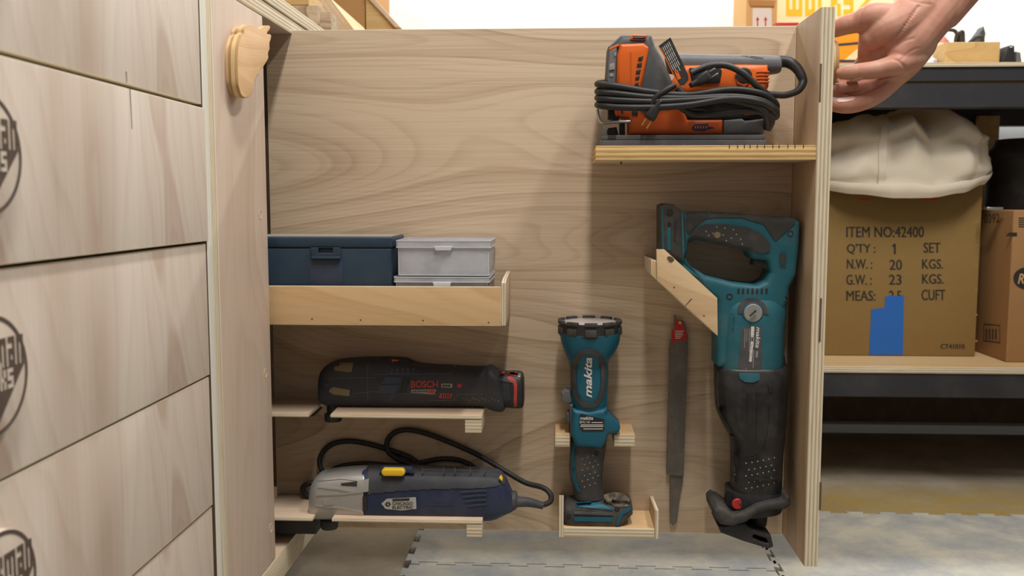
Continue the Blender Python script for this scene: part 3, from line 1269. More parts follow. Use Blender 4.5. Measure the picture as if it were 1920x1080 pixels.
m.plate([(1138, 150), (1143, 95), (1157, 88), (1154, 160), (1140, 160)], 1.178, 0.01, 0.002, 1)
fcx = m.build('front_guard', M['grey'], head)
m = MB()
m.plate([(1152, 100), (1156, 98), (1155, 105), (1152, 106)], 1.1772, 0.003, 0.0003)
m.plate([(1143, 138), (1150, 138), (1150, 144), (1143, 144)], 1.1772, 0.003, 0.0003)
m.plate([(1143, 120), (1152, 118), (1153, 130), (1142, 132)], 1.1765, 0.003, 0.0005)
m.build('guard_rib', M['lgrey'], fcx)
# handle
m = MB()
m.loft([((1248, 104), (1256, 138), 0.018), ((1275, 102), (1276, 140), 0.019), ((1320, 103), (1320, 142), 0.021), ((1380, 104), (1382, 140), 0.021), ((1430, 105), (1432, 140), 0.02), ((1455, 106), (1457, 138), 0.018), ((1460, 108), (1461, 136), 0.015)], JY, 2.8)
hd = m.build('handle_grip', M['grey'], jg)
hdb = m.bvh()
m = MB()
m.plate([(1284, 121), (1380, 119), (1398, 119), (1442, 120, 2), (1444, 160), (1438, 172), (1330, 178), (1250, 175), (1262, 150)], 1.186, 0.053, 0.008, 2)
lh = m.build('motor_housing', M['orange'], jg)
lhb = m.bvh()
m = MB()
for k in range(4):
    y0 = 133 + k * 6.4
    m.plate([(1419, y0 + 1.5), (1424, y0), (1443, y0), (1443, y0 + 3), (1418, y0 + 3)], 1.185, 0.004, 0.0005, 0.6)
m.build('cooling_slot', M['orange_dark'], lh)
m = MB()
m.plate([(1292, 127), (1350, 125), (1354, 133), (1350, 155), (1300, 158)], 1.1835, 0.01, 0.001, 2)
m.build('side_label', M['label_black'], lh)
m = MB()
m.disc(1395, 142, 0.0105, 1.183, 0.01, rb=0.002)
m.build('speed_dial', M['black'], lh)
m = MB()
m.plate([(1378, 138), (1384, 132), (1389, 150), (1404, 157), (1396, 164), (1382, 158)], 1.1835, 0.006, 0.001, 2)
m.build('dial_rim', M['orange_dark'], lh)
m = MB()
m.patch([(1380, 108), (1400, 107), (1430, 114), (1410, 114)], JY, hdb, 0.0004, 1)
m.build('grip_inset', M['charcoal'], hd)
# dark motor body behind the coils
m = MB()
m.plate([(1262, 172), (1440, 172), (1437, 224), (1288, 224)], 1.196, 0.034, 0.004, 2)
m.build('motor_body', M['black'], jg)
m = MB()
m.plate([(1392, 205), (1430, 203), (1434, 214), (1396, 216)], 1.194, 0.006, 0.001, 1)
m.build('rear_trim', M['orange'], jg)
# lower body
m = MB()
m.plate([(1150, 195), (1205, 190), (1275, 190), (1290, 224), (1356, 224), (1356, 252), (1180, 252), (1180, 220), (1155, 216)], 1.186, 0.052, 0.005, 1.5)
lb = m.build('gear_housing', M['orange_dark'], jg)
lbb = m.bvh()
m = MB()
m.plate([(1357, 225), (1392, 222), (1398, 226), (1434, 222), (1434, 252), (1357, 252)], 1.187, 0.05, 0.004, 1.5)
m.build('rear_housing', M['grey'], jg)
m = MB()
m.plate([(1297, 240, 2), (1302, 233, 2), (1330, 232), (1326, 236), (1341, 239.5), (1328, 243), (1320, 246), (1300, 245, 2)], 1.1853, 0.002, 0.0003, 0.6)
m.build('logo_badge', M['navy'], lb)
m = MB()
for k in range(5):
    m.plate([(1302 + k * 5, 241), (1304 + k * 5, 236), (1306 + k * 5, 236), (1304 + k * 5, 241)], 1.1848, 0.001)
m.build('badge_lettering', M['orange'], lb)
m = MB()
m.plate([(1185, 208), (1196, 208), (1196, 217), (1185, 217)], 1.185, 0.003, 0.0004, 1)
m.plate([(1165, 207), (1168, 207), (1168, 214), (1165, 214)], 1.185, 0.003)
m.build('housing_slot', M['black'], lb)
m = MB()
m.plate([(1162, 230), (1172, 228), (1172, 253), (1163, 253)], 1.2, 0.02, 0.001)
m.plate([(1140, 240), (1156, 238), (1160, 253), (1136, 253)], 1.2, 0.02, 0.001)
m.plate([(1140, 200), (1162, 205), (1160, 228), (1140, 222)], 1.2, 0.02, 0.002)
m.build('roller_guide', M['black'], jg)
m = MB()
m.tube([at(1120, 205, 1.19), at(1123, 222, 1.188), at(1130, 230, 1.186), at(1150, 229, 1.186), at(1182, 228, 1.186)], 0.0019, 10)
m.build('blade_guard', M['steel'], jg)
m = MB()
m.plate([(1163, 296), (1168, 298), (1167, 305), (1164, 309), (1163, 304)], 1.205, 0.0015)
m.build('blade', M['black'], jg)
m = MB()
# cord: hose from handle then wraps
C = lambda L, off=0.0: [at(x, y, Y + off) for x, y, Y in L]
m.tube(C([(1456, 116, JY), (1475, 116, 1.21), (1492, 126, 1.205), (1503, 143, 1.2), (1505, 156, 1.197), (1496, 170, 1.19), (1475, 178, 1.184), (1455, 178, 1.18), (1438, 177, 1.176)]), 0.0052, 14, 8, taper=lambda t: 1.55 - 0.75 * min(1, t * 1.5))
R = 0.0042
rows = [(157, 178, 171, 190), (171, 184, 184, 200), (183, 188, 187, 206), (196, 197, 188, 198)]
for i, (yl, ym, yr, ye) in enumerate(rows):
    o = i * 0.0012
    pts = [(1160, yl - 2, 1.262 - 0.004), (1133, yl - 2, 1.25), (1121, yl, 1.21), (1126, yl + 2, 1.178), (1160, yl + 5, 1.168), (1220, (yl + ym) / 2 + 5, 1.167 - o), (1290, ym, 1.164 - o), (1370, yr - 3, 1.165 - o), (1425, yr + 4, 1.168 - o), (1450, yr + 18, 1.176), (1456, ye + 10, 1.19), (1452, ye + 14, 1.215), (1440, ye + 12, 1.245)]
    m.tube(C(pts), R, 12, 6)
m.tube(C([(1440, 177, 1.176), (1418, 160, 1.170), (1395, 139, 1.168), (1365, 124, 1.168), (1335, 123, 1.168), (1312, 130, 1.167), (1296, 138, 1.166)]), R * 0.92, 12, 6)
m.tube(C([(1265, 160, 1.166), (1250, 168, 1.163), (1230, 182, 1.163), (1222, 195, 1.164)]), R * 0.9, 12, 6)
m.tube(C([(1320, 205, 1.172), (1290, 202, 1.170), (1262, 190, 1.17), (1275, 200, 1.168), (1300, 214, 1.17), (1340, 214, 1.17), (1400, 208, 1.17), (1432, 212, 1.172), (1447, 224, 1.178), (1440, 243, 1.186)]), R, 12, 6)
m.tube(C([(1270, 165, 1.168), (1300, 190, 1.166), (1350, 186, 1.1655), (1400, 194, 1.166), (1430, 206, 1.168), (1438, 225, 1.176), (1437, 240, 1.186)]), R, 12, 6)
cord = m.build('cord', M['cord'], jg)


def plug(p, d, Y, parent, prong, pl=17, ww=11):
    d = V(d).normalized()
    n = V((-d.y, d.x))
    P = V(p)
    m = MB()
    f = lambda a, b: tuple(P + d * a + n * b)
    m.plate([f(-26, -4.5), f(-12, -6), f(-6, -9), f(12, -11), f(16, -9), f(16, 9), f(12, 11), f(-6, 9), f(-12, 6), f(-26, 4.5)], Y, 0.014, 0.003, 1.5)
    pg = m.build('plug', M['cord'], parent)
    for s in (-1, 1):
        m = MB()
        m.plate([f(16, s * 5.5 - 1.2), f(16 + pl, s * 5.5 - 1.2), f(16 + pl, s * 5.5 + 1.2), f(16, s * 5.5 + 1.2)], Y + 0.004, 0.006, 0.0003)
        m.build('prong', prong, pg)


plug((1318, 147), (1, -0.55), 1.158, cord, M['steel'], 14)
plug((1226, 209), (-0.62, 1), 1.158, cord, M['brass'], 18)
m = MB()
m.plate([(1235, 86), (1257, 70), (1261, 78), (1290, 140), (1291, 150), (1283, 160), (1275, 160)], 1.1655, 0.0009)
tg = m.build('warning_tag', M['tag'], jg)
m = MB()
dv = V((33, 70)).normalized()
nv_ = V((-dv.y, dv.x))
for k in range(5):
    s0 = V((1253, 79)) + nv_ * (k * 3.6 - 1.0)
    for (t0, t1) in ((0, 9), (10.5, 17), (18.5, 30), (31.5, 36), (37.5, 48 + (k % 2) * 9)):
        p, q = s0 + dv * (t0 + k), s0 + dv * (t1 + k)
        m.plate([tuple(p - nv_ * 0.55), tuple(q - nv_ * 0.55), tuple(q + nv_ * 0.55), tuple(p + nv_ * 0.55)], 1.1651, 0.0005)
m.build('tag_print', M['white'], tg)
m = MB()
p, q = V((1238.5, 90)), V((1270, 157))
m.plate([tuple(p), tuple(q), tuple(q + nv_ * -1.6), tuple(p + nv_ * -1.6)], 1.1651, 0.0005)
m.plate([(1264, 133), (1270, 130), (1277, 147), (1271, 150)], 1.1651, 0.0005)
m.build('tag_orange_mark', M['orange'], tg)

# ================================================================== RECIPROCATING SAW
SY = 1.2225
sw = thing('reciprocating_saw', (0.25, SY, 0.13), 'teal and black cordless reciprocating saw hanging nose down on the right', 'saw')
m = MB()
outer = [(1262, 395), (1290, 398), (1330, 397), (1400, 401), (1450, 407), (1487, 408, 6), (1502, 416, 6), (1500, 460), (1494, 517), (1482, 541), (1478, 568), (1467, 590), (1466, 655), (1462, 690), (1345, 690), (1346, 600), (1345, 566), (1320, 545), (1282, 500), (1268, 480)]
hole = [(1291, 465), (1292, 456, 4), (1302, 450), (1330, 456), (1370, 465), (1405, 472), (1412, 486), (1440, 490), (1445, 512, 4), (1437, 527, 6), (1420, 535), (1375, 530), (1325, 517), (1285, 493)]
m.plate(outer, 1.196, 0.054, 0.0075, 7, holes=[hole], seg=4)
body = m.build('body_shell', M['teal'], sw)
sb = m.bvh()
# rounded barrel of the lower body
m = MB()
m.loft([((1350, 548), (1476, 545), 0.022), ((1347, 580), (1472, 580), 0.033), ((1345, 620), (1467, 620), 0.0355), ((1344, 660), (1466, 660), 0.0355), ((1343, 700), (1464, 700), 0.034)], SY, 3.0)
bar = m.build('motor_barrel', M['teal'], sw)
brb = m.bvh()
# battery foot
m = MB()
m.plate([(1240, 386, 2), (1249, 381), (1263, 383), (1272, 391, 3), (1284, 398), (1287, 470), (1281, 492), (1240, 470)], 1.192, 0.062, 0.004, 1.5)
ft = m.build('battery_mount', M['rubber'], sw)
fbv = m.bvh()
m = MB()
m.plate([(1241, 388), (1244, 385), (1246, 470), (1241, 470)], 1.1912, 0.01, 0.0008)
m.plate([(1278, 397), (1281, 398), (1284, 470), (1280, 492), (1279, 470)], 1.1905, 0.01, 0.0008)
m.plate([(1251, 427), (1258, 427), (1258, 470), (1251, 470)], 1.1912, 0.01, 0.0008)
m.build('teal_rail', M['teal'], ft)
m = MB()
m.disc(1256, 398, 0.0042, 1.1908, 0.003)
m.plate([(1266, 413), (1268, 413), (1267, 452), (1264, 450)], 1.1912, 0.003)
m.disc(1255, 420, 0.0022, 1.1908, 0.003)
m.build('mount_hole', M['ink'], ft)
# handle grips
m = MB()
m.patch([(1285, 398), (1330, 397), (1400, 401), (1450, 407), (1485, 410), (1490, 418), (1452, 452), (1430, 420), (1390, 408), (1340, 408), (1322, 410), (1303, 424), (1290, 440), (1286, 430)], 1.2, sb, 0.0012, 3)
gt = m.build('top_grip', M['rubber'], sw)
m = MB()
m.patch([(1290, 448), (1300, 428), (1320, 421), (1360, 420), (1400, 426), (1428, 440), (1442, 456), (1442, 470), (1428, 474), (1405, 470), (1370, 464), (1330, 455), (1303, 449), (1293, 456)], 1.2, sb, 0.0022, 3)
gi = m.build('handle_grip', M['rubber'], sw)
gib = m.bvh()
m = MB()
for px, py in ((1325, 434), (1338, 438), (1345, 426), (1360, 428), (1376, 431), (1357, 441), (1372, 447), (1382, 440), (1363, 452), (1390, 449), (1393, 458), (1330, 442)):
    c_ = at(px, py, 1.19)
    y = drape_y(c_, gib, 1.19)
    m.lathe((c_.x, y + 0.0002, c_.z), [(0.0011, 0), (0.0008, 0.0006), (0, 0.0008)], (0, -1, 0), 8)
m.build('grip_dot', M['grey_print'], gi)


def disc_on(px, py, r, Y, bvh, t, name, mat, parent, rb=0.0003, inner=None):
    c_ = at(px, py, Y)
    y = drape_y(c_, bvh, Y)
    m = MB()
    m.lathe((c_.x, y + 0.001, c_.z), [(r, 0), (r, t + 0.001 - rb), (r - rb, t + 0.001)] + ([(inner, t + 0.001), (inner * 0.95, 0.0004), (0, 0.0004)] if inner else [(0, t + 0.001)]), (0, -1, 0), 24)
    return m.build(name, mat, parent, ang=40)


disc_on(1346, 441, 0.0042, 1.19, gib, 0.0004, 'grip_badge', M['olive'], gi)
for px, py in ((1482, 438), (1368, 556), (1473, 561)):
    b_ = sb if px == 1482 else sb
    disc_on(px, py, 0.0042, 1.196, b_, 0.0006, 'screw_boss', M['ink'] if px != 1482 else M['rubber'], sw, inner=0.0028)
m = MB()
m.plate([(1416, 484), (1442, 490), (1445, 500), (1440, 505), (1412, 498)], 1.208, 0.028, 0.003, 3)
m.build('trigger', M['rubber'], sw)
m = MB()
m.patch([(1461, 480), (1464, 474), (1472, 474), (1474, 480), (1471, 498), (1463, 498)], 1.196, sb, 0.0012, 3)
m.build('lock_button', M['rubber'], sw)
m = MB()
m.patch([(1462, 474), (1466, 470), (1473, 471), (1477, 480), (1473, 502), (1462, 502), (1459, 492)], 1.196, sb, 0.0006, 3)
m.build('button_surround', M['teal_dark'], sw)
bb2 = MB()
bb2.v, bb2.f, bb2.m = [v.copy() for v in mb.v], [], []
both = MB()
both.loft([((1350, 548), (1476, 545), 0.022), ((1347, 580), (1472, 580), 0.033), ((1345, 620), (1467, 620), 0.0355), ((1344, 660), (1466, 660), 0.0355), ((1343, 700), (1464, 700), 0.034)], SY, 3.0)
both.plate(outer, 1.196, 0.054, 0.0075, 7, holes=[hole], seg=4)
bth = both.bvh()
m = MB()
for k in range(7):
    x = 1386.5 + k * 8.8
    m.patch([(x - 2, 543.5), (x, 540.5), (x + 2, 543), (x + 1.5, 551), (x - 1, 552.5), (x - 2.2, 550)], 1.19, bth, 0.0004, 0.8)
m.build('vent', M['ink'], bar)
m = MB()
m.patch([(1383, 588), (1383, 580), (1390, 567), (1403, 560), (1420, 560), (1433, 568), (1441, 582), (1441, 591), (1435, 590), (1412, 572), (1390, 590)], 1.19, bth, 0.0008, 2)
m.build('dial_surround', M['rubber'], bar)
dl = disc_on(1412, 587, 0.0118, 1.188, bth, 0.0030, 'speed_dial', M['lgrey'], bar, 0.001)
disc_on(1412, 587, 0.0133, 1.188, bth, 0.0016, 'dial_ring', M['teal_dark'], bar, 0.0005)
m = MB()
m.plate([(1405, 592), (1407, 594), (1419, 584), (1417, 581)], 1.1815, 0.002)
m.build('dial_mark', M['rubber'], bar)
# label plate
m = MB()
m.patch([(1392, 612), (1428, 611), (1427, 690), (1424, 704), (1417, 710), (1395, 710), (1386, 704), (1384, 690)], 1.188, bth, 0.0006, 3)
lab = m.build('rating_label', M['dgrey'], bar)
m = MB()
text(m, 'makita', ((1418, 613), (1416, 652), (1426, 613)), 1.187, bth, 0.25, 0.02, 0.0010)
m.build('lettering', M['white'], lab)
m = MB()
for x0, y0, x1, y1 in ((1412, 615, 1414, 650), (1408, 615, 1409.3, 668), (1404.5, 615, 1405.6, 660), (1400, 616, 1401, 640), (1396, 616, 1397, 652), (1417, 658, 1421, 670), (1412, 656, 1413.5, 690), (1398, 690, 1399, 698)):
    m.patch([(x0, y0), (x1, y0), (x1 - 1, y1), (x0 - 1, y1)], 1.188, bth, 0.0009)
m.build('label_print', M['grey_print'], lab)
m = MB()
m.patch([(1408, 612), (1414, 612), (1413, 632), (1407, 632)], 1.188, bth, 0.0009)
m.patch([(1407, 640), (1412, 640), (1409, 678), (1404, 678)], 1.188, bth, 0.0009)
m.build('label_bar', M['white'], lab)
m = MB()
for a_, b_ in (((1371, 590), (1368, 628)), ((1371, 590), (1376, 589))):
    m.stroke([a_, b_], 0.8, 1.188, bth, 0.0004)
text(m, 'BJR181', ((1375, 592), (1372, 626), (1379.5, 592)), 1.187, bth, 0, 0, 0.0004)
m.build('embossed_number', M['teal_dark'], bar)
# boot
m = MB()
m.loft([((1341, 684), (1470, 684), 0.0345), ((1340, 692), (1474, 690), 0.0375), ((1341, 730), (1475, 715), 0.039), ((1344, 768), (1472, 765), 0.038), ((1358, 800), (1471, 790), 0.036), ((1370, 826), (1468, 820), 0.033), ((1371, 870), (1465, 865), 0.031), ((1370, 914), (1463, 914), 0.030), ((1368, 930), (1463, 930), 0.029)], SY, 3.0, 40)
boot = m.build('rubber_boot', M['boot'], sw)
bob = m.bvh()
m = MB()
m.patch([(1386, 700), (1425, 700), (1424, 712), (1412, 717), (1397, 716), (1387, 710)], 1.184, bob, 0.0012, 3)
m.build('boot_window', M['teal'], boot)
m = MB()
for pts in ([(1378, 735), (1380, 790), (1388, 812)], [(1402, 735), (1403, 800)], [(1420, 735), (1420, 830)], [(1440, 720), (1446, 735), (1452, 720)], [(1348, 700), (1350, 765), (1373, 812), (1376, 850), (1388, 862), (1412, 862), (1430, 850), (1440, 820), (1444, 760)]):
    m.stroke(spline([V(p) for p in pts], 5), 2.2, 1.184, bob, 0.0012)
m.stroke([(1403, 896), (1440, 900), (1458, 898)], 4, 1.19, bob, 0.0025)
m.build('boot_rib', M['boot'], boot)
m = MB()
for r_ in range(5):
    for k in range(6 - (r_ % 2)):
        px, py = 1400 + k * 10.5 + (r_ % 2) * 5, 870 + r_ * 12 - k * 2.2
        if px > 1458:
            continue
        c_ = at(px, py, 1.19)
        y = drape_y(c_, bob, 1.19)
        m.lathe((c_.x, y + 0.0003, c_.z), [(0.0011, 0), (0.0009, 0.0009), (0, 0.0011)], (0, -1, 0), 8)
m.build('boot_dot', M['grey_print'], boot)
m = MB()
text(m, 'makita', ((1378.5, 913), (1378.5, 878), (1383.5, 913)), 1.19, bob, 0.2, 0.01, 0.0012)
m.build('side_lettering', M['dgrey'], boot)
# nose collar, flange, shoe
m = MB()
m.loft([((1361, 913), (1466, 916), 0.030), ((1361, 925), (1467, 925), 0.032), ((1360, 945), (1467, 938), 0.032), ((1361, 962), (1462, 952), 0.031)], SY, 3.2, 36)
nose = m.build('nose_collar', M['boot'], sw)
nb = m.bvh()
disc_on(1384, 947, 0.0073, 1.19, nb, 0.002, 'blade_release', M['red'], nose, 0.001)
disc_on(1388, 946, 0.0017, 1.186, None, 0.0027, 'release_pin', M['ink'], nose)
m = MB()
fl = [(1340, 958, 4), (1348, 950, 4), (1362, 956), (1375, 966), (1395, 962), (1420, 947), (1440, 942), (1470, 938), (1474, 930, 3), (1482, 931, 4), (1484, 948, 4), (1474, 956), (1445, 957), (1420, 964), (1400, 980), (1375, 988), (1352, 985, 5), (1341, 972, 4)]
m.plate(fl, 1.181, 0.077, 0.005, 3, seg=4)
m.build('hand_guard', M['rubber'], sw)
m = MB()
m.loft([((1406, 955), (1440, 955), 0.013), ((1405, 975), (1438, 972), 0.013), ((1408, 983), (1436, 984), 0.012), ((1414, 986), (1430, 987), 0.008)], SY, 2.2, 24)
m.build('blade_clamp', M['black'], sw)
m = MB()
m.plate([(1346, 986), (1396, 980), (1410, 992), (1446, 1004, 3), (1451, 1026, 3), (1442, 1030), (1395, 1016), (1352, 1000)], 1.19, 0.058, 0.003, 2, holes=[[(1413, 1003), (1437, 1011), (1442, 1020), (1428, 1016), (1412, 1009)]])
m.build('pivot_shoe', M['black'], sw)
m = MB()
m.plate([(1462, 690), (1470, 660), (1477, 690), (1478, 715), (1468, 720)], 1.215, 0.012, 0.002, 2)
m.build('hanger_hook', M['black'], sw)

# saw blades held flat on the panel
def teeth_outline(p_top, p_bot, step=4.2, depth=2.0, side=-1):
    p, q = V(p_top), V(p_bot)
    n = int((q - p).length / step)
    out = []
    for k in range(n):
        a = p.lerp(q, k / n)
        b = p.lerp(q, (k + 0.5) / n)
        out += [tuple(a), (b.x + side * depth, b.y)]
    return out + [tuple(q)]


bl = thing('saw_blade', (0.16, 1.262, 0.2), 'wide dark grey saw blade with a red painted end, flat on the panel', 'saw blade', 'spare saw blades on the panel')
m = MB()
lp = teeth_outline((1257, 642), (1251, 890)) + [(1282, 893), (1289, 670), (1290, 630), (1283, 604), (1277, 600), (1275, 610), (1267, 592), (1264, 590), (1264, 604), (1267, 618)]
m.plate(lp, 1.2610, 0.0022, 0.0003)
blm = m.build('blade_body', M['blade'], bl)
m = MB()
m.plate([(1266, 600), (1278, 603), (1283, 606), (1281, 616), (1286, 618), (1288, 638), (1273, 639), (1259, 643), (1259, 618), (1265, 617)], 1.2604, 0.0006)
rd = m.build('red_end', M['red'], bl)
m = MB()
for k, ww in enumerate((16, 14, 15, 12, 10)):
    m.plate([(1266, 620 + k * 3.3), (1266 + ww, 620.3 + k * 3.3), (1266 + ww, 621.6 + k * 3.3), (1266, 621.4 + k * 3.3)], 1.2602, 0.0003)
m.build('end_print', M['white'], rd)
disc_on(1275, 605, 0.0022, 1.26, None, 0.0008, 'tang_rivet', M['brass'], bl)
bl2 = thing('saw_blade', (0.155, 1.266, 0.145), 'longer toothed saw blade tip showing below the wide red-ended one', 'saw blade', 'spare saw blades on the panel')
m = MB()
lp = teeth_outline((1256, 650), (1258, 982), 4.2, 2.0) + [(1262, 986), (1269, 979), (1275, 930), (1280, 906), (1281, 880), (1284, 650)]
m.plate(lp, 1.2640, 0.0018, 0.0002)
m.build('blade_body', M['blade'], bl2)

# ================================================================== FLASHLIGHT
LY = 1.2275
fl_ = thing('flashlight', (0.05, LY, HZ), 'teal upright cordless flashlight standing in the small plywood holder', 'flashlight')
m = MB()
m.loft([((1050, 622), (1163, 622), 0.0405), ((1052, 640), (1161, 640), 0.039), ((1060, 662), (1152, 660), 0.036), ((1067, 680), (1141, 677), 0.029), ((1069, 700), (1141, 700), 0.0285), ((1070, 740), (1139, 740), 0.028), ((1073, 768), (1139, 768), 0.026), ((1071, 800), (1139, 790), 0.025), ((1073, 830), (1136, 828), 0.024)], LY, 2.5, 40)
fbdy = m.build('body_shell', M['teal_dark'], fl_)
fv = m.bvh()
cA, cB = at(1048, 610, LY), at(1164, 610, LY)
rr = (cB.x - cA.x) / 2
cc = (cA + cB) / 2
zt, zb = at(1105, 597, LY).z, at(1105, 628, LY).z
m = MB()
m.lathe((cc.x, cc.y, 0), [(rr - 0.002, zb - 0.001), (rr, zb + 0.001), (rr, zt - 0.005), (rr - 0.0035, zt - 0.004), (rr - 0.0035, zt - 0.008), (rr * 0.5, zt - 0.016), (0.004, zt - 0.019), (0, zt - 0.019)], (0, 0, 1), 56)
ring = m.build('lens_ring', M['black'], fl_)
m = MB()
for k in range(10):
    a0 = 2 * math.pi * (k + 0.5) / 10
    for (r0, r1, da, z0_, z1_) in ((rr - 0.0038, rr + 0.0016, 0.20, zt - 0.006, zt - 0.0012), (rr - 0.0005, rr + 0.0018, 0.17, zb + 0.0025, zt - 0.010)):
        nn = 6
        lp = [V((cc.x + r1 * math.cos(a0 + da * (2 * j / nn - 1)), cc.y + r1 * math.sin(a0 + da * (2 * j / nn - 1)))) for j in range(nn + 1)]
        lp += [V((cc.x + r0 * math.cos(a0 - da * (2 * j / nn - 1)), cc.y + r0 * math.sin(a0 - da * (2 * j / nn - 1)))) for j in range(nn + 1)]
        if z0_ > zb + 0.004:
            m.prism2([lp], z1_, z0_, lambda p, q, ww: (p, q, ww), 0.0006, seg=2)
        else:
            lp2 = lp
            m.prism2([lp2], z1_, z0_, lambda p, q, ww: (p, q, ww), 0.0006, seg=2)
m.build('ring_lug', M['rubber'], ring)
m = MB()
m.lathe((cc.x, cc.y, 0), [(rr - 0.0036, zt - 0.0040), (rr * 0.6, zt - 0.0026), (0, zt - 0.0020)], (0, 0, 1), 40)
m.build('lens', plain('silvered_reflector', (236, 236, 236), 0.18, 0.55, 0.05, sc=60), ring)
OV = lambda rx, ry, n=28: [(1104 + math.copysign(abs(math.cos(2 * math.pi * k / n)) ** 0.85, math.cos(2 * math.pi * k / n)) * rx, 709 + math.copysign(abs(math.sin(2 * math.pi * k / n)) ** 0.85, math.sin(2 * math.pi * k / n)) * ry) for k in range(n)]
m = MB()
m.patch(OV(33.5, 57), LY - 0.03, fv, 0.0016, 0, holes=[OV(24, 47)])
m.build('grip_ring', M['rubber'], fbdy)
m = MB()
text(m, 'makita', ((1110, 746), (1110, 669), (1095, 746)), LY - 0.03, fv, 0.28, 0.025, 0.0008)
m.build('lettering', M['white'], fbdy)
# lower part
m = MB()
m.plate([(1073, 768), (1105, 772), (1139, 766), (1139, 778), (1164, 802, 1), (1161, 813, 2), (1142, 816), (1136, 830), (1128, 842), (1080, 838), (1070, 815)], 1.1990, 0.055, 0.006, 3, seg=4)
nk = m.build('neck_shell', M['teal_dark'], fl_)
nv2 = m.bvh()
m = MB()
m.patch([(1087, 775), (1133, 786), (1133, 806), (1130, 808), (1092, 808), (1086, 800)], 1.2, nv2, 0.0006, 3)
fl2 = m.build('rating_label', M['label_black'], nk)
m = MB()
text(m, 'makita', trect(1087.5, 780, 1112, 786.5), 1.2, nv2, 0.25, 0.02, 0.0010)
text(m, 'BML145', trect(1087, 788.5, 1106, 793), 1.2, nv2, 0, 0, 0.0010)
for k, (x0, x1) in enumerate(((1109, 1130), (1089, 1131), (1088, 1131), (1094, 1130))):
    y0 = (791, 795.5, 798.5, 803)[k]
    m.patch([(x0, y0), (x1, y0), (x1, y0 + 1.3), (x0, y0 + 1.3)], 1.2, nv2, 0.0009)
m.build('label_print', M['white'], fl2)
m = MB()
m.loft([((1071, 812), (1139, 812), 0.018), ((1069, 840), (1136, 838), 0.019), ((1067, 870), (1132, 865), 0.019), ((1068, 890), (1129, 892), 0.019), ((1072, 910), (1130, 912), 0.019), ((1077, 932), (1134, 930), 0.02)], LY, 2.6, 36)
gr = m.build('handle_grip', M['rubber'], fl_)
gb = m.bvh()
m = MB()
m.patch([(1092, 812), (1084, 822), (1077, 850), (1078, 885), (1082, 905), (1090, 926), (1082, 922), (1073, 900), (1071, 870), (1073, 845), (1080, 818), (1086, 812)], 1.205, gb, 0.0012, 2)
m.build('grip_trim', M['teal_dark'], gr)
m = MB()
for r_ in range(6):
    for k in range(4):
        px, py = 1092 + k * 10 + (r_ % 2) * 4, 862 + r_ * 10.5 - k * 3
        if px < 1126 and py < 922:
            c_ = at(px, py, 1.205)
            y = drape_y(c_, gb, 1.205)
            m.lathe((c_.x, y + 0.0002, c_.z), [(0.001, 0), (0.0008, 0.0007), (0, 0.0009)], (0, -1, 0), 8)
m.build('grip_dot', M['grey_print'], gr)
disc_on(1118, 852, 0.0032, 1.205, gb, 0.0008, 'screw_boss', M['ink'], gr, inner=0.002)
disc_on(1077, 881, 0.0028, 1.207, gb, 0.001, 'screw_boss', M['ink'], gr, inner=0.002)
# foot
m = MB()
m.loft([((1056, 948), (1056, 975), 0.020), ((1060, 938), (1060, 980), 0.025), ((1075, 934), (1075, 986), 0.027), ((1110, 931), (1110, 988), 0.027), ((1155, 930), (1155, 988), 0.027), ((1166, 929), (1160, 983), 0.027), ((1178, 932), (1176, 965), 0.025), ((1184, 940), (1184, 958), 0.02)], LY, 3.4, 36, 3)
foot = m.build('battery_foot', M['rubber'], fl_)
fo = m.bvh()
m = MB()
m.patch([(1078, 947), (1086, 944), (1132, 943), (1134, 949), (1150, 953), (1150, 957), (1080, 951)], 1.2, fo, 0.0012, 1)
m.patch([(1074, 969), (1150, 969), (1148, 978), (1078, 977)], 1.2, fo, 0.0012, 1)
m.patch([(1166, 958), (1184, 952), (1184, 957), (1168, 965), (1160, 985), (1154, 985), (1160, 966)], 1.2, fo, 0.0012, 1)
m.build('teal_band', M['teal_dark'], foot)
m = MB()
m.patch([(1132, 931), (1150, 926), (1172, 928), (1182, 938), (1180, 950), (1160, 952), (1135, 945)], 1.2, fo, 0.0014, 3)
m.build('dusty_top', M['dusty'], foot)
m = MB()
m.stroke([(1076, 961), (1150, 964)], 4, 1.2, fo, 0.002)
m.build('latch_bar', M['dgrey'], foot)
disc_on(1157, 955, 0.0034, 1.2, fo, 0.0016, 'screw_boss', M['ink'], foot)
disc_on(1067, 965, 0.003, 1.204, fo, 0.0016, 'screw_boss', M['ink'], foot)
m = MB()
m.plate([(1053, 737), (1059, 731), (1069, 733), (1073, 755), (1066, 758), (1053, 754)], 1.214, 0.02, 0.002, 1.5)
m.build('hook_mount', M['grey'], fl_)
m = MB()
m.plate([(1061, 776), (1066, 773), (1073, 776), (1074, 793), (1066, 796), (1061, 791)], 1.212, 0.02, 0.003, 2)
m.plate([(1067, 760), (1075, 758), (1076, 815), (1070, 812)], 1.207, 0.035, 0.003, 1)
m.build('power_switch', M['dgrey'], fl_)

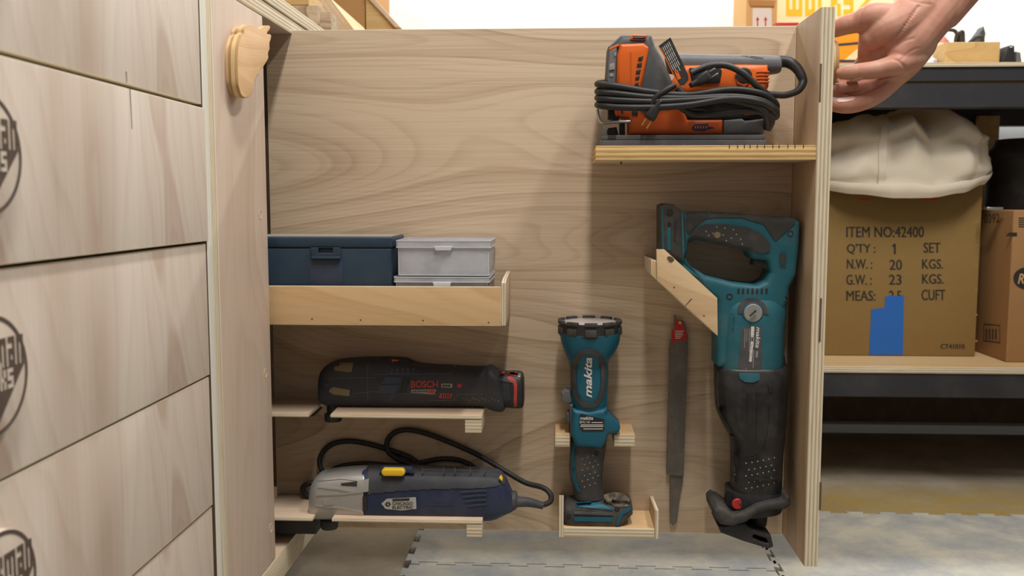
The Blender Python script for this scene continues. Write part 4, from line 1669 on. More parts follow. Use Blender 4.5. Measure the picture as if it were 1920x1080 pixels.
# ================================================================== OSCILLATING TOOL, cordless
OY = 1.238
ot = thing('oscillating_tool', (-0.2, OY, S1), 'dark cordless oscillating multi-tool with red lettering on the upper notched shelf', 'multi-tool')
m = MB()
m.loft([((601, 714), (601, 735), 0.010), ((604, 696), (603, 750), 0.020), ((615, 683), (614, 757), 0.026), ((640, 674), (640, 758.5), 0.0295), ((700, 670), (700, 759), 0.030), ((755, 673), (755, 759), 0.0295), ((790, 682), (790, 759), 0.028), ((850, 686), (850, 759.5), 0.027), ((905, 688), (903, 760), 0.026), ((918, 685), (922, 766), 0.028), ((928, 690), (935, 769), 0.028), ((937, 697), (943, 769), 0.026), ((941, 702), (948, 765), 0.022)], OY, 3.4, 40)
ob_ = m.build('body_shell', M['bosch'], ot)
ov = m.bvh()
m = MB()
m.loft([((934, 697), (934, 760), 0.022), ((960, 696), (960, 763), 0.023), ((976, 697), (978, 763), 0.022), ((981, 702), (982, 758), 0.019), ((982.5, 708), (983, 752), 0.016)], OY, 3.2, 32)
bt = m.build('battery', M['black'], ot)
bv_ = m.bvh()
m = MB()
m.patch([(952, 706), (960, 707), (968, 713), (970, 722), (969, 763), (963, 763), (964, 724), (961, 716), (951, 711)], OY - 0.02, bv_, 0.0005, 0)
m.patch([(940, 697), (946, 697), (945, 704), (939, 704)], OY - 0.02, bv_, 0.0005)
m.patch([(952, 698), (970, 699), (970, 706), (954, 704)], OY - 0.02, bv_, 0.0005)
m.build('red_stripe', M['red_dim'], bt)
m = MB()
m.patch([(972, 701), (976, 701), (976, 707), (971, 707)], OY - 0.02, bv_, 0.0006)
m.build('battery_icon', M['white'], bt)
m = MB()
for k in range(5):
    m.stroke([(938 + k * 3.6, 720), (943 + k * 3.2, 750)], 0.9, OY - 0.02, bv_, 0.0006)
m.stroke([(936, 711), (950, 714), (963, 717)], 2, OY - 0.02, bv_, 0.001)
m.build('grip_rib', M['dgrey'], bt)
F_ = OY - 0.03
m = MB()
text(m, 'BOSCH', trect(770.5, 714, 821, 727.5), F_, ov, 0, 0.03, 0.0006)
m.build('red_lettering', M['red_dim'], ob_)
m = MB()
m.patch([(771, 731), (818, 731), (814, 740), (771, 737)], F_, ov, 0.0004)
lbp = m.build('model_plate', M['grey_print'], ob_)
m = MB()
for k in range(7):
    m.patch([(774 + k * 4, 732.5), (776.5 + k * 4, 732.5), (775.5 + k * 4, 736), (773.5 + k * 4, 736)], F_, ov, 0.0007)
m.build('plate_print', M['ink'], lbp)
m = MB()
m.patch([(801, 732), (816, 732), (813.5, 738.5), (800, 737)], F_, ov, 0.0007)
m.build('red_panel', M['red_dim'], lbp)
m = MB()
m.patch([(827, 720), (846, 720), (848, 722), (848, 726), (846, 728), (827, 727)], F_, ov, 0.0004)
bi = m.build('gauge', M['grey_print'], ob_)
m = MB()
for k in range(3):
    m.patch([(830 + k * 5, 722), (833.5 + k * 5, 722), (833.5 + k * 5, 726), (830 + k * 5, 726)], F_, ov, 0.0007)
m.build('gauge_cell', M['ink'], bi)
disc_on(861, 724, 0.0030, F_, ov, 0.0005, 'indicator', M['red'], ob_)
m = MB()
m.patch([(826, 738), (848, 739), (844, 748), (822, 747)], F_, ov, 0.0004)
m.build('red_badge', M['red_dim'], ob_)
m = MB()
for k in range(4):
    m.patch([(828 + k * 4.4, 740), (830.2 + k * 4.4, 740), (829.5 + k * 4.4, 746), (827.3 + k * 4.4, 746)], F_, ov, 0.0007)
m.build('badge_print', M['ink'], ob_)
m = MB()
m.patch([(722, 706), (752, 707), (750, 719), (715, 720)], F_, ov, 0.0007, 1)
m.patch([(714, 722), (750, 721), (742, 737), (708, 738)], F_, ov, 0.0007, 1)
m.build('slate_panel', M['slate'], ob_)
m = MB()
for (x, y) in ((757, 708), (752, 724)):
    for k in range(2):
        m.patch([(x + k * 8, y), (x + 4.5 + k * 8, y), (x + 0.5 + k * 8, y + 13), (x - 4 + k * 8, y + 13)], F_, ov, 0.0005)
m.build('vent', M['ink'], ob_)
for o_ in ([(630, 683), (660, 682), (659, 698), (628, 696), (624, 692)], [(618, 730), (625, 726), (656, 731), (655, 743), (625, 740), (616, 735)]):
    m = MB()
    m.patch(o_, F_, ov, 0.0004, 2)
    m.build('dusty_recess', M['olive'], ob_)
m = MB()
for pts in ([(608, 711), (640, 709), (700, 708)], [(660, 738), (700, 734), (745, 738), (820, 741)], [(700, 702), (845, 703), (853, 686)], [(852, 740), (905, 741)], [(800, 752), (850, 752), (862, 738)], [(730, 752), (740, 740)], [(605, 721), (616, 723)], [(688, 675), (689, 755)]):
    m.stroke(pts, 1.3, F_, ov, 0.0004)
m.build('seam_line', M['dgrey'], ob_)
m = MB()
for k in range(9):
    px, py = 734 + (k % 5) * 10, 694 + (k // 5) * 6
    c_ = at(px, py, F_)
    m.lathe((c_.x, drape_y(c_, ov, F_) + 0.0002, c_.z), [(0.0008, 0), (0, 0.0006)], (0, -1, 0), 8)
for k in range(12):
    px, py = 868 + k * 6, 748 + (k % 3) * 2.5
    c_ = at(px, py, F_)
    m.lathe((c_.x, drape_y(c_, ov, F_) + 0.0002, c_.z), [(0.0008, 0), (0, 0.0006)], (0, -1, 0), 8)
m.build('grip_dot', M['grey_print'], ob_)
m = MB()
m.loft([((715, 670), (715, 680), 0.008), ((725, 668.5), (725, 680), 0.010), ((760, 670), (760, 682), 0.010), ((772, 675), (772, 684), 0.008)], OY - 0.004, 2.6, 20)
m.build('slide_switch', M['black'], ob_)
m = MB()
m.patch([(734, 674), (748, 675), (747, 679), (735, 679)], F_ + 0.01, ov, 0.0006)
m.build('switch_mark', M['red_dim'], ob_)
m = MB()
a = at(625, 765, 1.225)
m.lathe((a.x - 0.002, 1.232, S1 - 0.022), [(0.011, 0), (0.012, 0.004), (0.012, 0.010), (0.0085, 0.012), (0.0085, 0.034)], (0, 0, 1), 24)
m.build('tool_head', M['black'], ot)

# ================================================================== OSCILLATING TOOL, corded
CY = 1.2135
ct = thing('oscillating_tool', (-0.18, CY, S2), 'corded navy oscillating multi-tool with silver head and yellow switch, lowest shelf', 'multi-tool')
m = MB()
CBODY = [((676, 877), (676, 971), 0.028), ((690, 876), (690, 972), 0.0295), ((720, 876), (720, 971.5), 0.030), ((780, 877.5), (780, 970), 0.030), ((840, 880), (840, 970), 0.0295), ((900, 881), (900, 971), 0.029), ((930, 884), (925, 970), 0.028), ((945, 895), (945, 962), 0.025), ((956, 915), (958, 957), 0.019), ((963, 928), (966, 953), 0.0135)]
m.loft(CBODY, CY, 3.6, 40)
cb = m.build('body_shell', M['navy'], ct)
cv = m.bvh()
m = MB()
m.loft([((586, 925), (586, 962), 0.016), ((588, 905), (587, 967), 0.024), ((594, 892), (592, 968), 0.027), ((608, 884), (608, 968.5), 0.029), ((640, 879), (640, 969), 0.0295), ((670, 876.5), (670, 971), 0.0305), ((687, 876), (688, 973), 0.0312), ((690, 876.5), (690, 972), 0.0312)], CY, 3.2, 40)
ch = m.build('gear_head', M['alu'], ct)
hv = m.bvh()
F2 = CY - 0.034
m = MB()
m.patch([(637, 909), (669, 905), (669, 914), (638, 913)], F2, hv, 0.0005, 0.6)
m.patch([(679, 932), (687, 932), (687, 960), (679, 960)], F2, hv, 0.0005, 0.6)
m.build('head_slot', M['ink'], ch)
m = MB()
for pts, wd_ in (([(594, 915), (630, 918), (668, 925)], 4), ([(592, 930), (640, 928), (690, 921)], 3), ([(590, 950), (640, 955), (680, 962)], 2), ([(590, 905), (640, 900), (672, 903)], 3)):
    m.stroke(pts, wd_, F2, hv, 0.0012)
m.patch([(602, 937), (622, 936), (625, 948), (606, 950)], F2, hv, 0.001, 1)
m.patch([(668, 905), (690, 900), (690, 922), (668, 924)], F2, hv, 0.0008, 1)
m.build('cast_rib', M['alu'], ch)
GC = [(688, 926), (740, 921), (800, 917), (860, 916), (905, 915), (930, 912), (949, 906)]


def gc_y(x):
    for (a_, b_), (c__, d_) in zip(GC, GC[1:]):
        if x <= c__:
            return b_ + (d_ - b_) * (x - a_) / (c__ - a_)
    return 0


m2 = MB()
m2.loft(CBODY, CY, 3.6, 200, 20)
m = m2.shell(lambda x, y, n: 690 < x < 946 and y < gc_y(x), 0.0009)
gp = m.build('grip_cover', M['charcoal'], cb)
gpv = m.bvh()
m = MB()
m.patch([(708, 892), (715, 878), (770, 879), (775, 893), (768, 901), (720, 900)], F2, cv, 0.0013, 3)
m.build('switch_plate', M['navy'], cb)
swp = MB()
a, b = at(715, 885.5, CY - 0.0315), at(759, 885.5, CY - 0.0315)
zc = a.z
lp = []
rr2 = 0.0048
yc = drape_y(a, cv, F2)
for k in range(25):
    th = math.pi / 2 + math.pi * k / 24
    lp.append(V((a.x + rr2 + rr2 * math.cos(th), zc + rr2 * math.sin(th))))
for k in range(25):
    th = -math.pi / 2 + math.pi * k / 24
    lp.append(V((b.x - rr2 + rr2 * math.cos(th), zc + rr2 * math.sin(th))))
swp.prism2([lp], CY - 0.0335, CY - 0.02, lambda p, q, ww: (p, ww, q), 0.002, 0, seg=3)
swo = swp.build('slide_switch', M['yellow'], cb)
m = MB()
m.patch([(935, 899), (939, 894), (942, 901), (940, 908), (936, 907)], F2, cv, 0.0014, 1.5)
m.build('speed_dial', M['yellow'], cb)
m = MB()
m.patch([(714, 946), (724, 937), (779, 934), (780, 956), (752, 959), (722, 956)], F2, cv, 0.0006, 0.5)
lb_ = m.build('maker_label', M['silver_label'], cb)
m = MB()
text(m, 'CHICAGO', trect(735, 942.5, 773, 948.5), F2, cv, 0, 0.02, 0.0010)
text(m, 'ELECTRIC', trect(735, 950, 774, 956), F2, cv, 0, 0.02, 0.0010)
m.patch([(735, 937), (767, 935.5), (767, 940), (735, 941)], F2, cv, 0.001)
m.patch([(721, 947), (724, 943), (729, 943), (732, 947), (729, 951), (724, 951)], F2, cv, 0.001, 0, holes=[[(724, 947), (726, 945), (728, 945), (729, 947), (728, 949), (726, 949)]])
m.build('label_print', M['ink'], lb_)
m = MB()
for k in range(4):
    m.stroke([(862 + k * 5, 925 + k * 8.5), (885 + k * 4, 923 + k * 8.5), (912, 922 + k * 8.5)], 3.2, F2, cv, 0.0012)
m.stroke([(800, 949), (850, 949)], 1.2, F2, cv, 0.0005)
m.build('vent_rib', M['slate'], cb)
m = MB()
for x in (790, 830, 851, 880, 907):
    m.stroke([(x, 881), (x + 2, 900)], 1.2, F2, gpv, 0.0004)
m.stroke([(789, 884), (935, 887)], 1, F2, gpv, 0.0004)
m.build('grip_seam', M['dgrey'], gp)
m = MB()
m.loft([((958, 922), (960, 956), 0.017), ((968, 922), (968, 953), 0.014), ((971, 931), (971, 950), 0.010), ((990, 933), (990, 950), 0.007), ((1012, 940), (1011, 953), 0.006), ((1020, 942), (1017, 955), 0.0055)], CY, 2.4, 24)
m.build('strain_relief', M['charcoal'], ct)
m = MB()
CP = [(1012, 947, CY), (1024, 945, CY), (1033, 938, CY + 0.002), (1031, 925, CY + 0.006), (1017, 914, CY + 0.012), (985, 905, CY + 0.022), (950, 885, CY + 0.035), (900, 855, CY + 0.045), (850, 832, CY + 0.048), (800, 813, CY + 0.048), (765, 806, CY + 0.048), (740, 811, CY + 0.048), (726, 827, CY + 0.048), (728, 846, CY + 0.047), (745, 860, CY + 0.044), (770, 870, CY + 0.04), (800, 876, CY + 0.036), (850, 884, CY + 0.035)]
m.tube(C(CP), 0.0037, 12, 6)
CP2 = [(830, 884, CY + 0.042), (790, 872, CY + 0.046), (765, 856, CY + 0.052), (725, 842, CY + 0.0525), (690, 832, CY + 0.052), (655, 827, CY + 0.051), (625, 832, CY + 0.05), (605, 848, CY + 0.05), (599, 866, CY + 0.049), (604, 882, CY + 0.046), (612, 895, CY + 0.044)]
m.tube(C(CP2), 0.0037, 12, 6)
CP3 = [(612, 895, CY + 0.044), (622, 882, CY + 0.044), (645, 873, CY + 0.045), (690, 869, CY + 0.044), (740, 873, CY + 0.042), (785, 868, CY + 0.046), (820, 861, CY + 0.05), (850, 861, CY + 0.05), (875, 868, CY + 0.048), (892, 880, CY + 0.044), (900, 895, CY + 0.04)]
m.tube(C(CP3), 0.0035, 12, 6)
m.tube(C([(606, 903, CY + 0.044), (585, 905, CY + 0.04), (570, 911, CY + 0.036), (568, 920, CY + 0.034), (577, 930, CY + 0.034), (592, 934, CY + 0.036)]), 0.0036, 12, 6)
m.build('cord', M['cord'], ct)
m = MB()
a = at(615, 980, 1.2)
m.lathe((a.x, CY - 0.006, S2 - 0.026), [(0.011, 0), (0.012, 0.004), (0.012, 0.012), (0.0085, 0.014), (0.0085, 0.036)], (0, 0, 1), 24)
m.build('tool_head', M['black'], ct)

# ================================================================== CASES IN THE TRAY
bc = thing('tool_case', (-0.3, 1.215, TRZ), 'dusty dark blue plastic case with a front latch in the tray', 'case')
BFy = 1.166
a, b = at(498, 444, BFy), at(734, 470, BFy)
zs_ = at(700, 465, BFy).z
m = MB()
m.box(-0.391, b.x, BFy + 0.0008, 1.259, TRZ + 0.0003, zs_ - 0.0004, 0.002, 0, 0.003, 1)
bo = m.build('case_body', M['bluecase'], bc)
m = MB()
m.box(-0.392, b.x + 0.0008, BFy, 1.26, zs_, a.z, 0.0022, 0, 0.0025, 1)
li = m.build('case_lid', M['bluecase'], bc)
m = MB()
m.box(-0.390, b.x - 0.002, BFy + 0.004, 1.256, a.z - 0.0005, a.z + 0.0006, axis=2)
m.build('lid_dust', M['dust_top'], li)
m = MB()
m.plate([(582, 464), (584, 486, 1.5), (638, 486, 1.5), (638, 464)], BFy - 0.0030, 0.004, 0.0006, 0.5, holes=[[(597, 464.5), (597, 474), (624, 474), (624, 464.5)]])
m.plate([(584, 481), (638, 481), (638, 486), (584, 486)], BFy - 0.0055, 0.005, 0.0008, 0.5)
m.build('latch', M['bluecase'], bc)
m = MB()
m.plate([(582, 487), (640, 487), (645, 536), (580, 536)], BFy - 0.0004, 0.002, 0.0003)
m.build('latch_panel', M['slate'], bc)


def clear_box(x0, x1, ylid0, ylid1, ybot, Yf, zb, label, clasp, fill):
    a, b = at(x0, ylid0, Yf), at(x1, ylid1, Yf)
    t = thing('storage_box', ((a.x + b.x) / 2, 1.21, zb), label, 'box', 'clear plastic boxes in the tray')
    th = 0.0014
    zl = b.z
    m = MB()
    xo0, xo1, yo0, yo1 = a.x + 0.002, b.x - 0.002, Yf + 0.002, 1.259
    f = lambda d: [V(p) for p in fillet([(xo0 + d, yo0 + d), (xo1 - d, yo0 + d), (xo1 - d, yo1 - d), (xo0 + d, yo1 - d)], 0.003 - d * 0.5)]
    m.prism2([f(0), f(th)], zl - 0.0004, zb + 0.0004, lambda p, q, ww: (p, q, ww))
    m.box(xo0 + th, xo1 - th, yo0 + th, yo1 - th, zb + 0.0005, zb + 0.002, axis=2)
    m.build('box_body', M['clear'], t)
    m = MB()
    g = lambda d: [V(p) for p in fillet([(a.x + d, Yf + d), (b.x - d, Yf + d), (b.x - d, 1.262 - d), (a.x + d, 1.262 - d)], 0.003)]
    m.prism2([g(0), g(th)], a.z, zl, lambda p, q, ww: (p, q, ww))
    m.box(a.x + th, b.x - th, Yf + th, 1.262 - th, a.z - 0.002, a.z - 0.0004, axis=2)
    ld = m.build('box_lid', M['clear'], t)
    m = MB()
    m.prism2([g(-0.0004), g(0.0006)], a.z + 0.0002, a.z - 0.0010, lambda p, q, ww: (p, q, ww))
    m.prism2([g(-0.0004), g(0.0006)], zl + 0.0010, zl, lambda p, q, ww: (p, q, ww))
    m.build('lid_rim', M['clear_edge'], ld)
    m = MB()
    e = [V(p) for p in fillet([(xo0 - 0.0003, yo0 - 0.0003), (xo1 + 0.0003, yo0 - 0.0003), (xo1 + 0.0003, yo1), (xo0 - 0.0003, yo1)], 0.003)]
    m.prism2([e, f(0.0005)], zb + 0.0012, zb, lambda p, q, ww: (p, q, ww))
    for x in (xo0 + 0.0012, xo1 - 0.0012):
        m.box(x - 0.0005, x + 0.0005, yo0 - 0.0004, yo0 + 0.0004, zb + 0.001, zl)
    m.build('body_rim', M['clear_edge'], t)
    m = MB()
    m.plate(clasp, Yf - 0.0022, 0.0026, 0.0006, 0.8)
    m.build('clasp', M['clear_edge'], t)
    if fill:
        m = MB()
        m.plate(fill, Yf + 0.012, 0.075, 0.002, 0)
        m.build('contents', M['grit'], t)
    return t


zmid = at(830, 518, 1.163).z
clear_box(738, 918, 519, 530, 545, 1.162, TRZ + 0.0003, 'shallow clear plastic box at the bottom, just above the tray front', [(811, 529), (846, 529), (844, 537), (813, 537)], None)
clear_box(742, 920, 451, 465, 517, 1.163, zmid + 0.0006, 'deeper clear plastic box stacked on the shallow one, right of the blue case', [(813, 462), (849, 462), (845, 470), (817, 470)],
          [(757, 513), (790, 488), (830, 476), (870, 474), (896, 482), (908, 496), (908, 512), (880, 510), (830, 507), (770, 508)])

# ================================================================== WORKBENCH behind on the right
wb = thing('workbench', (1.2, 2.15, 0.0), 'black steel workbench with a plywood top and low plywood shelf', 'workbench')
WF = 1.9
zz = lambda y, Y=WF: at(1750, y, Y).z
BT = zz(118)
m = MB()
m.board(-0.28, 2.6, WF - 0.004, 2.435, zz(126), BT, 2)
m.build('bench_top', [M['bench_ply'], PLY[2]], wb)
m = MB()
m.box(-0.28, 2.6, WF, WF + 0.045, zz(152), zz(127), 0.002, 0, 0, 0)
m.box(-0.28, 2.6, WF, WF + 0.045, zz(201), zz(157), 0.002, 0, 0, 0)
m.box(-0.28, 2.6, WF + 0.012, WF + 0.04, zz(158), zz(151))
fbm = m.build('front_beam', M['black_steel'], wb)
m = MB()
m.box(-0.28, 2.6, WF + 0.008, WF + 0.013, zz(156.5), zz(152.5))
m.build('beam_gap', M['brown'], fbm)
m = MB()
m.box(-0.28, 2.6, 2.39, 2.43, at(1800, 236, 2.39).z, zz(127), 0.002)
m.build('rear_beam', M['black_steel'], wb)
SHT = zz(688)
m = MB()
m.board(-0.28, 2.6, WF - 0.003, 2.435, zz(700), SHT, 2)
m.build('lower_shelf', [M['bench_ply'], PLY[2]], wb)
m = MB()
m.box(-0.28, 2.6, WF, WF + 0.04, zz(745), zz(701), 0.002, 0, 0, 0)
m.box(-0.28, 2.6, 2.39, 2.43, zz(745), zz(701), 0.002, 0, 0, 0)
m.build('shelf_beam', M['black_steel'], wb)
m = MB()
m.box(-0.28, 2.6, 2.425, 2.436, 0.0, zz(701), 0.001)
m.build('shade_backing', M['shadow_gap'], wb)  # added dark sheet, its colour standing in for the shaded wall below the shelf
m = MB()
z0, z1 = at(1700, 812, 2.39).z, at(1700, 796, 2.39).z
m.box(-0.24, 2.56, 2.385, 2.42, z0, z1, 0.004, 0, 0, 0)
m.build('stretcher_rail', M['white_paint'], wb)
for x, y in ((-0.28, WF), (-0.28, 2.39), (2.56, WF), (2.56, 2.39)):
    m = MB()
    m.box(x, x + 0.04, y, y + 0.04, 0.0, zz(127), 0.002)
    m.build('leg', M['black_steel'], wb)

# big carton with shipping text
k1 = 2.03
cb1 = thing('cardboard_carton', (0.6, 2.2, SHT), 'large olive-brown carton with black shipping text and blue tape, on the bench shelf', 'box')
x1 = at(1836, 500, k1).x
ztop = at(1700, 333, k1).z
m = MB()
m.box(0.42, x1, k1, 2.38, SHT + 0.0005, ztop, 0.002, 0, 0.003)
cbo = m.build('carton_body', M['carton'], cb1)
for s_, q_ in (('ITEM NO:42400', (1587, 425, 1732, 445)), ("Q'TY :", (1588, 457, 1641, 477)), ('1', (1673, 458, 1680, 476)), ('SET', (1732, 455, 1763, 474)),
               ('N.W. :', (1588, 486, 1635, 504)), ('20', (1668, 487, 1691, 506)), ('KGS.', (1729, 486, 1768, 504)),
               ('G.W. :', (1587, 515, 1634, 534)), ('23', (1667, 515, 1690, 534)), ('KGS.', (1729, 514, 1769, 532)),
               ('MEAS:', (1587, 545, 1641, 564)), ('2.5', (1667, 545, 1690, 564)), ('CUFT', (1728, 543, 1772, 563)), ('CT41010', (1764, 645, 1808, 654))):
    m = MB()
    if s_ == '1':
        m.plate([(1672, 462), (1676, 457), (1679.6, 457), (1679.6, 476.5), (1676.2, 476.5), (1676.2, 462.5)], k1 - 0.0005, 0.001)
    else:
        for sh_ in (-0.45, 0.0, 0.45):
            text(m, s_, trect(q_[0] + sh_, q_[1], q_[2] + sh_, q_[3]), k1 - 0.0002, None, 0, 0, 0.0003 + 0.00005 * sh_)
    m.build('shipping_text', M['ink'], cbo)
m = MB()
m.plate([(1630, 665), (1634, 580), (1659, 577), (1660, 557), (1668, 554), (1695, 555), (1693, 665)], k1 - 0.0012, 0.0011)
m.build('blue_tape', M['tape'], cbo)
for x0, x1_, y0, y1 in ((1612, 1632, 372, 375), (1692, 1705, 372, 374.5), (1727, 1758, 368, 375)):
    m = MB()
    m.plate([(x0, y0), (x1_, y0), (x1_, y1), (x0, y1)], k1 - 0.0005, 0.001)
    m.build('red_print', M['red'], cbo)
m = MB()
for y in (414, 457, 496, 541, 588, 637):
    m.plate([(1829, y), (1834, y + 2), (1829, y + 5)], k1 - 0.0005, 0.001)
m.build('staple_mark', M['brown'], cbo)

# second carton
k2 = 1.962
cb2 = thing('cardboard_carton', (1.1, 2.1, SHT), 'brown carton at the right picture edge with a black oval print, beside the large carton', 'box')
xl = at(1890, 600, k2).x
zt2 = at(1890, 394, k2).z
m = MB()
m.box(xl, xl + 0.42, k2, 2.36, SHT + 0.0005, zt2, 0.002, 0, 0.003)
c2o = m.build('carton_body', M['carton2'], cb2)
m = MB()
oc_ = [(1926 + 26 * math.cos(2 * math.pi * k / 28), 522 + 21 * math.sin(2 * math.pi * k / 28)) for k in range(28)]
m.plate(oc_, k2 - 0.0005, 0.001)
m.build('oval_print', M['ink'], c2o)
m = MB()
m.plate([(1885.8, 436), (1907, 436), (1907, 443), (1885.8, 443)][1:] + [(1892, 436)], k2 - 0.0005, 0.001)
for k in range(5):
    m.plate([(1910, 408 + k * 4), (1940, 408 + k * 4), (1940, 410 + k * 4), (1910, 410 + k * 4)], k2 - 0.0005, 0.001)
m.build('handling_print', M['ink'], c2o)
m = MB()
text(m, 'R', trect(1908, 513, 1920, 532), k2 - 0.001, None, 0.3, 0.02)
m.build('oval_lettering', M['carton3'], c2o)
m = MB()
def side_pt(px, py):
    p = on(px, py, 0, xl - 0.0004)
    return p
vs, fs = text2d('0392', 0, 0.01)
A, B, Cc = side_pt(1846, 419), side_pt(1874, 417), side_pt(1846, 402)
m.add([A + (B - A) * v.x + (Cc - A) * v.y for v in vs], fs)
A, B, Cc, D = side_pt(1845, 640), side_pt(1875, 644), side_pt(1875, 612), side_pt(1845, 609)
for p, q in ((A, B), (B, Cc), (Cc, D), (D, A)):
    d_ = (q - p).normalized() * 0.002
    up = V((0, 0.0, 1)) if abs(d_.z) < abs(d_.y) else V((0, 1, 0))
    m.add([p, q, q + up * 0.003, p + up * 0.003], [[0, 1, 2, 3]])
for k in range(4):
    p, q = side_pt(1851 + k * 6, 637), side_pt(1851 + k * 6, 617)
    m.add([p, p + V((0, 0.008, 0)), q + V((0, 0.008, 0)), q], [[0, 1, 2, 3]])
m.build('side_print', M['burn'], c2o)

# black bucket on the second carton
c_ = at(1937, 389, 2.12)
m = MB()
rB = at(1937, 300, 2.12).x - at(1852, 300, 2.12).x
h_ = at(1937, 262, 2.12).z - zt2
cx = at(1939, 300, 2.12).x
m.lathe((cx, 2.12, zt2 + 0.0006), [(rB * 0.93, 0), (rB * 0.96, 0.01), (rB * 0.98, h_ * 0.72), (rB * 1.04, h_ * 0.74), (rB * 1.04, h_ * 0.80), (rB * 0.86, h_ * 0.90), (rB * 0.80, h_), (rB * 0.76, h_), (rB * 0.76, h_ * 0.92), (0, h_ * 0.92)], (0, 0, 1), 48)
bk = thing('bucket', (cx, 2.12, zt2), 'black plastic bucket on the brown carton at the right edge', 'bucket')
m.build('bucket_body', M['black'], bk, ang=50)
m = MB()
m.box(at(1855, 385, 1.975).x, at(1886, 385, 1.975).x, 1.985, 2.0, zt2 + 0.0005, zt2 + 0.006, 0.001)
tag(m.build('metal_strip', M['steel']), 'small shiny metal strip on the brown carton before the black bucket', 'metal strip')
# boards standing behind
m = MB()
a, b = at(1848, 230, 2.33), at(1886, 280, 2.33)
m.box(a.x, b.x, 2.335, 2.36, SHT + 0.34, a.z + 0.02, 0.001)
bw = m
a2 = at(1848, 330, 2.33)
m2 = MB()
m2.box(a.x, b.x, 2.368, 2.385, SHT + 0.0005, a.z + 0.02, 0.001)
tag(m2.build('pine_board', M['block']), 'upright pine board behind the black bucket on the bench shelf', 'board')

# canvas bag slumped over the carton
cg = thing('canvas_bag', (0.73, 2.12, ztop), 'crumpled cream canvas bag slumped on top of the large carton', 'bag')
NA, NT_ = 120, 26
Yc0, RY = 2.17, 0.205
xc0 = (at(1480, 300, Yc0).x + at(1848, 300, 2.1).x) / 2
RX = at(1847, 300, 2.1).x - xc0
hemz = {}


def interp(tab, x):
    if x <= tab[0][0]:
        return tab[0][1]
    for (a_, b_), (c__, d_) in zip(tab, tab[1:]):
        if x <= c__:
            t = (x - a_) / (c__ - a_)
            t = t * t * (3 - 2 * t)
            return b_ + (d_ - b_) * t
    return tab[-1][1]


# heights above the bag's hem measured along the picture, as fractions across its width
hem_y = [(1480, 352), (1560, 364), (1640, 372), (1700, 371), (1760, 362), (1810, 346), (1848, 322)]
mid_y = [(1480, 268), (1560, 262), (1600, 264), (1628, 250), (1665, 232), (1700, 268), (1730, 262), (1760, 250), (1790, 262), (1820, 262), (1848, 274)]
top_y = [(1480, 222), (1560, 214), (1615, 212), (1630, 236), (1668, 222), (1705, 236), (1735, 214), (1768, 190), (1790, 198), (1820, 232), (1848, 252)]
m = MB()
rows_ = []
for j in range(NT_ + 1):
    t = j / NT_
    row = []
    for k in range(NA):
        a_ = 2 * math.pi * k / NA
        ux, uy = (math.copysign(abs(f_) ** 0.55, f_) for f_ in (math.sin(a_), -math.cos(a_)))
        front = uy < 0.25
        zh = at(1700, interp(hem_y, 1664 + 184 * ux), Yc0 - RY).z
        zm = at(1700, interp(mid_y, 1664 + 184 * ux), Yc0 - RY * 0.9).z
        zt_ = at(1700, interp(top_y, 1664 + 184 * ux), Yc0).z
        if not front:
            zh = max(zh, ztop + 0.006)
        if t < 0.55:
            s = t / 0.55
            bul = 0.94 + 0.06 * math.sin(math.pi * min(1, s * 1.1)) + (0.02 if s < 0.2 else 0)
            z = zh + (zm - zh) * s
            r = bul
        else:
            s = (t - 0.55) / 0.45
            z = zm + (zt_ - zm) * (s if s < 0.75 else 0.75 + (0.75 - s) * 0.6)
            r = 0.98 - 0.14 * s - 0.85 * s ** 2.4
            z += 0.012 * math.sin(s * math.pi)
        p = V((ux * 3.2, uy * 3.2, t * 3.0))
        fold = mnoise.noise(p * 1.1) * 0.06 + (0.016 * mnoise.noise(p * 2.6)) + 0.03 * math.sin(a_ * 7 + t * 5) * max(0, min(1, (t - 0.15) * 2.5)) * (mnoise.noise(V((a_ * 0.8, 7, t))) + 0.6)
        if t < 0.12:
            fold *= 0.15
        px_ = 1664 + 184 * ux
        if uy < 0 and t > 0.14:
            k_ = min(1, (t - 0.14) * 6)
            for c0_, w0_, d0_ in ((1624 + 14 * t, 10, -0.075), (1652, 13, 0.035), (1676, 12, 0.03), (1712 - 26 * t, 13, -0.05), (1768, 20, 0.03), (1805 + 10 * t, 12, -0.05)):
                fold += k_ * d0_ * math.exp(-((px_ - c0_) / w0_) ** 2)
        r *= 1 + fold
        zz_ = z + (0.006 * mnoise.noise(p * 1.6 + V((5, 5, 5))) if 0.15 < t else 0)
        row.append((xc0 + RX * ux * min(r, 1.0 if ux > 0.9 else 2), Yc0 + RY * uy * r, max(zz_, (ztop + 0.004 + 0.02 * t) if (not front or Yc0 + RY * uy * r > k1 - 0.004) else -9)))
    rows_.append(row)
vs = [V(p) for row in rows_ for p in row]
fs = []
for j in range(NT_):
    for k in range(NA):
        a_, b_ = j * NA + k, j * NA + (k + 1) % NA
        fs.append([a_, b_, b_ + NA, a_ + NA])
fs.append([NT_ * NA + k for k in range(NA)])
m.add(vs, fs)
bago = m.build('bag_body', M['canvas'], cg, ang=180)
bagv = m.bvh()
m = MB()
for (tj0, tj1) in ((0, 3),):
    base = []
    for j in range(tj0, tj1 + 1):
        for k in range(NA):
            p = V(rows_[0 if j == 0 else j][k])
            c0 = V((xc0, Yc0, p.z))
            p = c0 + (p - c0) * (1.018 if 0 < j < tj1 + 1 else 1.012)
            base.append(p)
    n_ = tj1 - tj0 + 1
    m.add(base, [[j * NA + k, j * NA + (k + 1) % NA, (j + 1) * NA + (k + 1) % NA, (j + 1) * NA + k] for j in range(n_ - 1) for k in range(NA)])
m.build('hem_band', M['canvas'], cg, ang=180)
m = MB()
